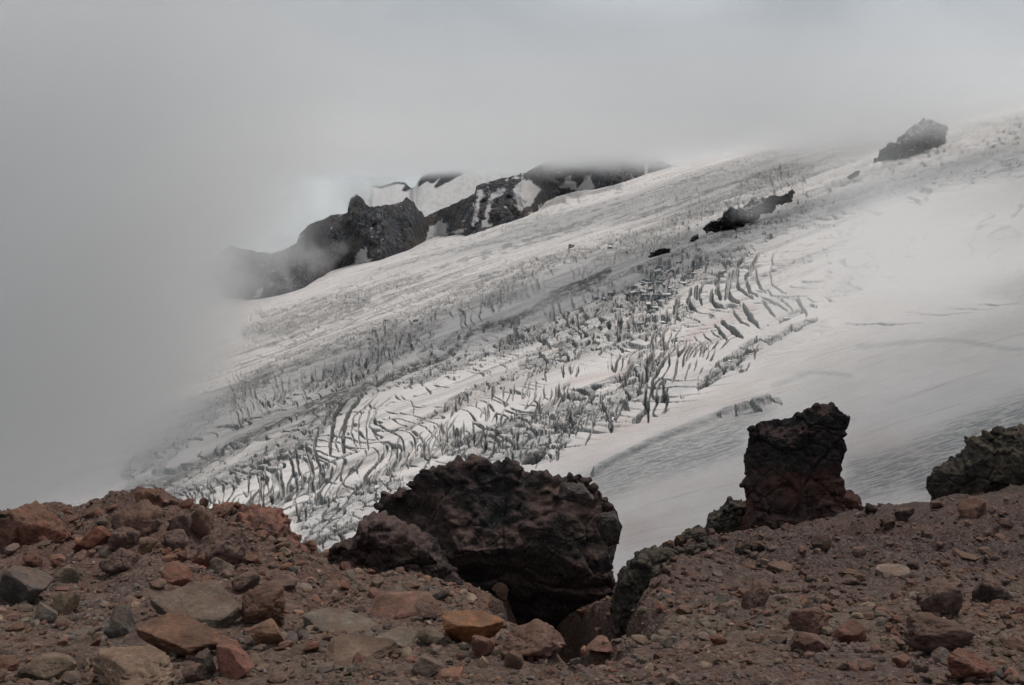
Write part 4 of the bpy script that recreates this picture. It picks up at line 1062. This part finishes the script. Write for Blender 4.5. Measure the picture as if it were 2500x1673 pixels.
# --- stones one can name. v position, width, height (survey pixels), shape, colour, label
RED, BRN, PUR, GRY, BLU = (.105,.042,.030), (.082,.050,.038), (.072,.052,.050), (.085,.080,.072), (.055,.058,.060)
OLV, TAN_, ORG, PNK, DRK = (.095,.088,.066), (.150,.115,.082), (.150,.062,.026), (.150,.078,.064), (.016,.0145,.014)
LM = [
 (430,1385,225,110,"slab",(.082,.072,.060),"rock_slab","broad flat grey-brown slab tilted on the left slope","broad grey-brown slab"),
 (400,1470,200,80,"angular",(.095,.050,.032),"rock","rust-edged brown rock under the broad grey-brown slab","rust-edged rock"),
 (45,1350,125,80,"angular",(.040,.043,.044),"boulder","dark blue-grey angular boulder at the left edge","dark blue-grey boulder"),
 (280,1550,230,75,"lump",(.140,.108,.080),"rock_slab","pale tan rounded slab cut by the bottom edge","pale tan slab"),
 (105,1535,120,52,"angular",(.105,.088,.066),"rock","tan angular rock left of the pale tan bottom slab","tan corner rock"),
 (1075,1448,142,66,"angular",(.150,.066,.028),"boulder","bright orange-brown boulder with pale top below the huge boulder","orange boulder"),
 (770,1428,160,56,"slab",(.090,.094,.082),"rock_slab","grey-green slab in front of the brown scoria outcrop","grey-green slab"),
 (1105,1482,54,42,"lump",PNK,"rock","round pink rock touching the orange boulder","pink rock"),
 (1218,1478,150,72,"lump",(.092,.058,.050),"boulder","humped purple-pink boulder right of the pink rock","humped purple boulder"),
 (1205,1478,56,34,"angular",OLV,"rock","olive stone lying on the humped purple boulder","olive stone"),
 (925,1382,160,66,"slab",(.125,.066,.052),"rock_slab","pinkish slab leaning on the foot of the huge boulder","leaning pinkish slab"),
 (205,1238,92,52,"angular",(.105,.040,.028),"rock","brick-red angular rock on the left mound","brick-red rock"),
 (82,1208,130,82,"lump",(.098,.044,.032),"boulder","large brick-red rounded boulder on the left skyline","red skyline boulder"),
 (20,1225,70,70,"lump",(.085,.044,.036),"rock","dull red rock at the left edge beside the red skyline boulder","dull red edge rock"),
 (12,1190,60,34,"lump",DRK,"rock","black clinker at the left edge of the skyline","black edge clinker"),
 (530,1512,98,82,"angular",(.125,.055,.045),"rock","red streaked rock near the bottom, left of centre","red streaked rock"),
 (468,1524,48,62,"angular",GRY,"rock","upright grey stone touching the red streaked rock","upright grey stone"),
 (606,1455,92,56,"angular",(.120,.070,.045),"rock","orange-brown rock below the scoria outcrop","orange-brown rock"),
 (270,1428,72,68,"angular",(.075,.078,.076),"rock","blue-grey slate block left of the broad slab","slate block"),
 (182,1448,60,26,"slab",BLU,"stone","thin dark blue-grey flake left of the slate block","dark flake"),
 (148,1320,56,40,"angular",OLV,"stone","olive stone right of the dark blue-grey boulder","olive stone on the left"),
 (145,1385,60,52,"angular",OLV,"rock","grey-olive rock below the dark blue-grey boulder","grey-olive rock"),
 (100,1408,56,46,"angular",GRY,"stone","grey stone at lower left under the blue-grey boulder","lower left grey stone"),
 (822,1498,165,40,"slab",(.100,.078,.060),"rock_slab","wide flat tan-brown slab half buried at the bottom centre","half-buried slab"),
 (978,1530,76,44,"angular",(.072,.070,.066),"rock","grey block at the bottom, below the orange boulder","bottom grey block"),
 (1028,1542,62,38,"slab",(.170,.082,.055),"stone","salmon-orange flake beside the bottom grey block","salmon flake"),
 (1380,1484,84,26,"slab",(.110,.055,.046),"rock_slab","thin reddish slab beside the dark pit","thin reddish slab"),
 (905,1460,110,44,"slab",(.080,.078,.068),"rock_slab","grey slab between the grey-green slab and the orange boulder","grey slab"),
 (985,1462,60,40,"lump",OLV,"stone","pale olive stone left of the orange boulder","pale olive stone"),
 (2050,1306,78,36,"slab",(.135,.118,.100),"rock_slab","pale grey flat rock on the right slope","pale flat rock"),
 (1790,1298,66,32,"slab",(.072,.050,.044),"rock","brown wedge rock below the pinnacle","brown wedge"),
 (2232,1536,112,66,"lump",(.110,.046,.036),"boulder","red boulder near the bottom right corner","red corner boulder"),
 (2150,1468,140,82,"lump",(.058,.038,.036),"boulder","dark red-brown boulder above the red corner boulder","dark red boulder"),
 (1858,1428,90,56,"lump",(.092,.052,.048),"rock","dusky red rock on the lower right slope","dusky red rock"),
 (1950,1452,72,46,"angular",(.110,.050,.042),"rock","brick-red rock right of the dusky red rock","right brick-red rock"),
 (1850,1475,80,50,"angular",(.085,.050,.046),"rock","brownish rock just below the dusky red rock","brownish rock"),
 (1736,1368,72,54,"lump",(.060,.042,.036),"rock","rounded brown lump in the middle of the right slope","rounded brown lump"),
 (1880,1248,44,34,"angular",DRK,"rock","small black rock right below the pinnacle foot","black rock"),
 (1702,1258,40,30,"lump",DRK,"rock","black round clinker left below the pinnacle","black clinker"),
 (1738,1254,34,22,"lump",DRK,"stone","smaller black clinker beside the round one below the pinnacle","smaller clinker"),
 (2034,1202,36,30,"angular",DRK,"rock","black jagged rock on the slope edge right of the pinnacle","jagged edge rock"),
 (2072,1182,46,30,"lump",(.034,.028,.028),"rock","dark rounded rock on the skyline right of the pinnacle","dark skyline rock"),
 (1995,1166,28,22,"lump",DRK,"stone","lone black knob on the skyline between pinnacle and outcrop","lone black knob"),
 (2228,1166,56,38,"angular",(.085,.050,.038),"rock","brown slabby rock below the right-hand outcrop","brown slabby rock"),
 (2222,1270,62,28,"slab",(.058,.042,.036),"rock","flat brown rock far up the right slope","flat brown rock"),
 (2165,1378,120,76,"lump",(.066,.048,.048),"boulder","purple-grey rubbly boulder on the right slope","purple-grey boulder"),
 (2280,1355,90,60,"lump",(.054,.044,.044),"rock","grey rubbly rock right of the purple-grey boulder","grey rubbly rock"),
 (335,1146,66,44,"lump",(.092,.048,.034),"rock","rusty brown rock crowning the left mound","crowning rusty rock"),
 (308,1198,112,72,"lump",(.078,.052,.044),"boulder","brown boulder just below the crest of the left mound","brown crest boulder"),
 (408,1208,54,52,"lump",PUR,"rock","grey-purple lump right of the brown crest boulder","grey-purple lump"),
 (455,1205,56,76,"lump",(.080,.050,.042),"rock","tall brown lump on the right shoulder of the left mound","tall brown lump"),
 (400,1240,58,46,"lump",PUR,"rock","purple rock below the grey-purple lump","purple rock"),
 (280,1240,66,54,"lump",(.075,.050,.045),"rock","brown rounded rock below the brown crest boulder","brown rounded rock"),
 (265,1290,90,56,"lump",(.070,.050,.046),"rock","purple-brown humped rock on the face of the left mound","purple-brown hump"),
 (498,1262,118,82,"lump",(.072,.052,.050),"boulder","pinkish purple rounded boulder beside the scoria outcrop","pinkish purple boulder"),
 (596,1392,112,92,"lump",(.080,.044,.034),"boulder","brown scoria boulder at the lower end of the outcrop","lower scoria boulder"),
 (462,1284,52,28,"angular",(.105,.044,.034),"stone","red flat stone in the rubble of the left mound","red flat stone"),
 (505,1298,52,36,"angular",(.100,.092,.072),"stone","grey-tan block below the red flat stone","grey-tan block"),
 (640,1330,70,40,"slab",PUR,"rock","purple slab on the scoria outcrop","purple slab"),
 (560,1340,66,44,"lump",PUR,"rock","purple lump between the broad slab and the outcrop","purple lump"),
 (1440,1330,34,26,"lump",DRK,"stone","black clinker at the lowest point of the right slope edge","lowest clinker"),
 (1480,1282,36,26,"lump",DRK,"stone","black clinker on the slope edge above the lowest one","second clinker"),
 (1530,1258,28,24,"lump",DRK,"stone","black clinker on the slope edge, third from the bottom","third clinker"),
 (1560,1240,34,26,"lump",DRK,"stone","black clinker on the slope edge, fourth from the bottom","fourth clinker"),
 (1600,1215,34,24,"lump",DRK,"stone","black clinker on the slope edge just below the low rock","fifth clinker"),
 (905,1352,44,60,"slab",(.070,.066,.062),"rock","grey flake leaning against the huge boulder","grey leaning flake"),
]
LAND = []
for k, (cx, cy, w, h, kind, colr, nm, lab, short) in enumerate(LM):
    px, py = cx/VS, (cy + h*0.42)/VS
    p = hit(px, py)
    if p is None: p = hit(px, py + 8)
    if p is None: continue
    x, y, z = p
    mpp = y*1.03/FPX
    ww, hh = w/VS*mpp, h/VS*mpp
    Vv = stone_verts(4 if w > 60 else 3, 900+k, kind, 0.13 if kind == "lump" else 0.06)
    if kind == "slab":
        tilt = 0.55 if k in (0, 10) else 0.35
        dep = max(ww*0.75, hh*1.5); th = hh*0.5
    else:
        tilt = 0.05; dep = ww*0.8; th = hh*1.25
    r_ = np.random.default_rng(k)
    me = mesh_from(nm, Vv, tris=ICO[4 if w > 60 else 3][1])
    me.shade_smooth() if kind == "lump" else me.shade_flat()
    o = link(nm, me, M_STONE, label=lab, cat={"boulder": "boulder", "rock": "rock", "stone": "stone", "rock_slab": "slab"}[nm])
    o.scale = (ww*1.04, dep, th)
    o.location = (x, y + dep*0.28, z + th*0.30)
    o.rotation_euler = (tilt - 0.15, r_.normal(0, .08), r_.normal(0, .2))
    o.color = (*[q*2.9*0.78 + e_*0.22 for q, e_ in zip(colr, (.24, .175, .145))], 1) if colr is not DRK else (.05, .046, .044, 1)
    LAND.append((cx, cy, short))

# --- clinkers along the edge of the right slope
for k in range(22):
    px = rng.uniform(623, 742)
    row = float(np.interp(px, E_[:, 0], E_[:, 1])) + rng.uniform(0, 5)
    p = hit(px, row + 3)
    if p is None: continue
    x, y, z = p
    w = rng.uniform(7, 18)*y*1.03/FPX; th = w*rng.uniform(.7, 1.1)
    me = mesh_from("clinker", stone_verts(3, 1500+k, "lump", 0.22), tris=ICO[3][1])
    o = link("clinker", me, M_DARK, label="small black knobbly clinker in the row along the slope edge left of the pinnacle", cat="stone", group="clinkers along the slope edge")
    o.location = (x, y, z + th*0.3); o.scale = (w, w, th); o.rotation_euler = (rng.normal(0, .3), rng.normal(0, .3), rng.uniform(0, 6.28))
# --- loose stones, each a thing
PAL = [("red-brown", RED, 16), ("brown", BRN, 18), ("purple-brown", PUR, 20), ("grey", GRY, 14), ("blue-grey", BLU, 10), ("olive", OLV, 10), ("tan", TAN_, 9), ("orange", ORG, 4), ("pink", PNK, 4)]
pw = np.array([p[2] for p in PAL], float); pw /= pw.sum()
KINDS_ = ["angular", "slab", "lump"]
lib = {k: [mesh_from("stone", stone_verts(3, 2000+100*i+j, k, 0.11 if k == "lump" else 0.06), tris=ICO[3][1], smooth=(k == "lump")) for j in range(9)] for i, k in enumerate(KINDS_)}
def to_px(x, y, z):
    d = y*CP - z*SP
    return (W/2 + FPX*x/d)*VS, (H/2 - FPX*(y*SP + z*CP)/d)*VS
placed = [(a, b, 30) for a, b, _ in LAND]
count = 0; tries = 0
while count < 285 and tries < 12000:
    tries += 1
    px = rng.uniform(4, 1020); py = 685 - 185*rng.random()**1.5
    p = hit(px, py)
    if p is None: continue
    x, y, z = p
    if math.hypot((x - 0.36)/0.62, (y - 8.1)/3.9) < 1.05: continue
    vx, vy = px*VS, py*VS
    spx_ = 17 + (52 if px < 560 else 36)*rng.random()**2.2
    mound = px < 345 and py < 590
    if mound: spx_ = 24 + 52*rng.random()**1.5
    if px > 560 and py < 640: spx_ *= 0.8
    if any(abs(vx-a) < (c+spx_)*0.55 and abs(vy-b) < (c+spx_)*0.4 for a, b, c in placed): continue
    placed.append((vx, vy, spx_))
    kind = KINDS_[rng.choice(3, p=[.5, .28, .22])]
    ci = rng.choice(len(PAL), p=pw)
    if mound:
        kind = KINDS_[rng.choice(3, p=[.25, .05, .7])]; ci = rng.choice([0, 0, 0, 1, 1, 2])
    if px > 600 and y > 6: ci = rng.choice([0, 1, 2, 2, 1, 3])
    cname, base, _ = PAL[ci]
    w = spx_/VS*y*1.03/FPX
    th = w*(0.32 if kind == "slab" else rng.uniform(.55, .85))
    near = min(LAND, key=lambda l: (l[0]-vx)**2 + ((l[1]-vy)*1.5)**2)
    dx, dy = vx-near[0], vy-near[1]
    rel = ("right of" if dx > 0 else "left of") if abs(dx) > abs(dy)*1.5 else ("below" if dy > 0 else "above")
    size = "tiny" if spx_ < 22 else "small" if spx_ < 34 else "fist-sized"
    lab = f"{size} {cname} {dict(angular='angular', slab='flat', lump='rounded')[kind]} stone {rel} the {near[2]}"
    o = link("stone", lib[kind][rng.integers(9)], M_STONE, label=lab, cat="stone", group="loose stones " + rel + " the " + near[2])
    o.location = (x, y + w*0.2, z + th*0.28)
    o.scale = (w, w*rng.uniform(.6, 1.0), th)
    o.rotation_euler = (rng.normal(-.2, .25), rng.normal(0, .25), rng.uniform(0, 6.28))
    g = rng.uniform(.75, 1.25)
    g *= 2.9; o.color = (base[0]*g*.7 + .072, base[1]*g*.7 + .052, base[2]*g*.7 + .043, 1)
    count += 1

# --- gravel and rubble too many to count
def scatter(name, n, sub, smin, smax, label, ymin, ymax, seed, pexp=2.0):
    r = np.random.default_rng(seed)
    Fs = ICO[sub][1]; nv = len(ICO[sub][0])
    temps = [stone_verts(sub, 4000+seed*50+i, ("angular", "slab", "lump")[i % 3]) for i in range(18)]
    ty_ = np.exp(r.uniform(math.log(ymin), math.log(ymax), n)); ttx = r.uniform(-0.66, 0.66, n)
    x = ttx*ty_
    z = ground(x, ty_)
    de = np.interp(ttx, e_tx, E_[:, 2])
    keep = (ty_ < de + 0.3)
    keep &= np.hypot((x - 0.36)/0.62, (ty_ - 8.1)/3.9) > 0.6
    clump = perlin(x/0.9, ty_/0.9, seed=seed+3)
    keep &= (r.random(n) < np.clip(0.62 + 0.9*clump, 0.12, 1))
    x, y, z = x[keep], ty_[keep], z[keep]; n = len(x)
    sz = (smin + (smax-smin)*r.random(n)**pexp)*np.clip(y/4.5, 0.8, 1.5)
    Vs = np.empty((n, nv, 3), np.float32); C = np.empty((n, nv, 3), np.float32)
    tid = r.integers(0, 18, n)
    ang = r.uniform(0, 6.28, n); tl = r.normal(0, .35, n)
    pal = np.array([p[1] for p in PAL]); ci = r.choice(len(PAL), n, p=pw)
    far = (x/y > 0.1) & (y > 6)
    ci = np.where(far, r.choice([0, 1, 2, 2, 2, 1], n), ci)
    cc = pal[ci]; cc = 0.62*cc + 0.38*cc.mean(1, keepdims=True)*np.array([1.1, 0.98, 0.92]); cc = cc*r.uniform(1.6, 4.0, n)[:, None]*np.where(far, 0.72, 1.0)[:, None]
    T = np.array(temps)[tid]*np.stack([sz, sz*r.uniform(.65, 1, n), sz*r.uniform(.28, .75, n)], -1)[:, None, :]
    ct, st = np.cos(tl)[:, None], np.sin(tl)[:, None]
    T = np.stack([T[..., 0]*ct - T[..., 2]*st, T[..., 1], T[..., 0]*st + T[..., 2]*ct], -1)
    ca, sa = np.cos(ang)[:, None], np.sin(ang)[:, None]
    Vs[..., 0] = T[..., 0]*ca - T[..., 1]*sa + x[:, None]
    Vs[..., 1] = T[..., 0]*sa + T[..., 1]*ca + y[:, None]
    Vs[..., 2] = T[..., 2] + z[:, None] + (sz*0.14)[:, None]
    C[:] = cc[:, None, :]
    tr = (Fs[None] + (np.arange(n)*nv)[:, None, None]).reshape(-1, 3)
    me = mesh_from(name, Vs.reshape(-1, 3), tris=tr, smooth=False)
    add_attr(me, "tint", C.reshape(-1, 3))
    link(name, me, M_GRAVEL, label=label, kind="stuff")
scatter("rubble", 8500, 1, 0.022, 0.085, "mixed fist-sized rubble strewn over the scree", 3.0, 26, 1, 2.2)
scatter("gravel", 30000, 0, 0.008, 0.034, "fine grey, red and tan gravel over the scree", 2.8, 20, 2, 1.6)

# ------------------------------------------------------------------ cloud and mist (real volumes)
def cloud(name, label, lo, hi, build, step=1.0):
    x0, y0, z0 = lo; x1, y1, z1 = hi
    v = [(x0,y0,z0),(x1,y0,z0),(x1,y1,z0),(x0,y1,z0),(x0,y0,z1),(x1,y0,z1),(x1,y1,z1),(x0,y1,z1)]
    me = bpy.data.meshes.new(name)
    me.from_pydata(v, [], [(3,2,1,0),(4,5,6,7),(0,1,5,4),(1,2,6,5),(2,3,7,6),(3,0,4,7)])
    s = NT(name + "_vapour")
    sep = s.n("ShaderNodeSeparateXYZ"); p = s.pos(); s.l(p, sep.inputs[0])
    dens = build(s, p, *sep.outputs)
    vs = s.n("ShaderNodeVolumeScatter")
    vs.inputs["Color"].default_value = (0.985, 0.993, 1.0, 1)
    vs.inputs["Anisotropy"].default_value = 0.62
    s.l(dens, vs.inputs["Density"])
    s.l(vs.outputs[0], s.out.inputs["Volume"])
    s.m.cycles.volume_step_rate = step
    return link(name, me, s.m, label=label, kind="stuff")

def left_bank(s, p, x, y, z):
    n = s.noise(p, 0.0050, 5, 0.62, 0.8)
    nn = s.math('SUBTRACT', n, 0.5)
    e = s.math('SUBTRACT', s.math('MULTIPLY', y, -0.300), x)                  # metres left of the bank's edge
    e = s.math('SUBTRACT', e, s.math('MULTIPLY', s.math('MAXIMUM', s.math('SUBTRACT', y, 700.0), 0.0), 0.040))
    e = s.math('ADD', s.math('DIVIDE', e, y), s.math('MULTIPLY', nn, 0.42))
    wd = s.math('ADD', s.math('MULTIPLY', s.math('MAXIMUM', s.math('ADD', z, 130.0), 0.0), 0.012), 1.0)
    a = s.range(s.math('DIVIDE', s.math('SUBTRACT', e, 0.03), wd), -0.06, 0.06)
    b = s.range(s.math('ADD', y, s.math('MULTIPLY', nn, 420.0)), 360.0, 640.0)
    return s.math('MULTIPLY', s.math('MULTIPLY', a, b), 0.0075)
cloud("cloud", "grey cloud bank swallowing the left end of the ridge and glacier", (-2600, 330, -480), (-60, 2900, 260), left_bank, 1.0)

def deck(s, p, x, y, z):
    n = s.noise(p, 0.0042, 5, 0.62, 0.7)
    h = s.math('ADD', z, s.math('MULTIPLY', s.math('SUBTRACT', n, 0.5), 190.0))
    h = s.math('ADD', h, s.math('MULTIPLY', y, -0.012))
    a = s.range(h, 30.0, 95.0)
    b = s.math('MULTIPLY', s.range(y, 640.0, 1000.0), s.range(z, 235.0, 150.0))
    return s.math('MULTIPLY', s.math('MULTIPLY', a, b), 0.0034)
cloud("cloud", "low cloud deck hiding the upper mountain", (-2000, 620, 10), (3000, 4400, 250), deck, 1.0)

def puff_build(c, r, dens, scale, lo=0.42, hi=0.7):
    def f(s, p, x, y, z):
        m = s.n("ShaderNodeMapping", vector_type='TEXTURE'); s.l(p, m.inputs[0])
        m.inputs["Location"].default_value = c; m.inputs["Scale"].default_value = r
        ln = s.n("ShaderNodeVectorMath", operation='LENGTH'); s.l(m.outputs[0], ln.inputs[0])
        n = s.noise(p, scale, 4, 0.6, 0.7)
        k = s.math('ADD', s.range(ln.outputs["Value"], 0.0, 1.0, 0.30, -0.45, False), n)
        return s.math('MULTIPLY', s.range(k, lo, hi + 0.15), dens)
    return f
def puff(label, c, r, dens, scale, lo=0.42, hi=0.7):
    cloud("mist", label, [c[i]-r[i] for i in range(3)], [c[i]+r[i] for i in range(3)], puff_build(c, r, dens, scale, lo, hi), 1.0)
def at(vx, vy, y):
    tx, s_ = ray(vx/VS, vy/VS); return (float(y*tx), float(y), float(y*s_))
puff("torn wisp of mist drifting across the left half of the ridge", at(700, 580, 2050), (300, 100, 95), 0.010, 0.013)
puff("mist curling round the dark end of the ridge", at(560, 640, 1950), (220, 100, 110), 0.010, 0.013)
puff("small wisp of mist behind the ridge towers", at(838, 438, 2700), (170, 120, 110), 0.030, 0.010)
puff("small wisp of mist over the long rock island", at(1720, 480, 640), (60, 40, 34), 0.03, 0.03)
puff("pale veil of mist lying on the right side of the glacier", at(2120, 640, 430), (170, 190, 95), 0.014, 0.008, 0.36, 0.66)
puff("torn mist round the top of the rocky knob", at(2110, 285, 1000), (110, 60, 45), 0.02, 0.02)
puff("thin mist on the middle of the glacier", at(1230, 690, 720), (110, 60, 40), 0.010, 0.02)

# unseen clouds added overhead to break the sunlight on the glacier into patches
for c, r, lab in (((359, 429, 470), (430, 220, 85), "unseen grey cloud added overhead to shade the near slope"),
                  ((620, 795, 480), (210, 240, 80), "unseen grey cloud added overhead to shade the right side"),
                  ((-111, 869, 470), (210, 180, 75), "small unseen grey cloud added overhead to shade the lower left"),
                  ((259, 1049, 470), (390, 150, 65), "long unseen grey cloud added overhead to shade the middle of the glacier"),
                  ((530, 1840, 520), (640, 480, 90), "broad unseen grey cloud added overhead to shade the upper glacier")):
    Vv = stone_verts(3, int(c[1]), "lump", 0.10)*2
    me = mesh_from("cloud", Vv*np.array(r) + np.array(c), tris=ICO[3][1])
    s_m = NT("cloud_vapour")
    vs = s_m.n("ShaderNodeVolumeScatter"); vs.inputs["Color"].default_value = (1, 1, 1, 1); vs.inputs["Density"].default_value = 0.018 if c[1] == 429 else 0.006 if c[1] == 1840 else 0.030
    s_m.l(vs.outputs[0], s_m.out.inputs["Volume"])
    link("cloud", me, s_m.m, label=lab, kind="stuff")
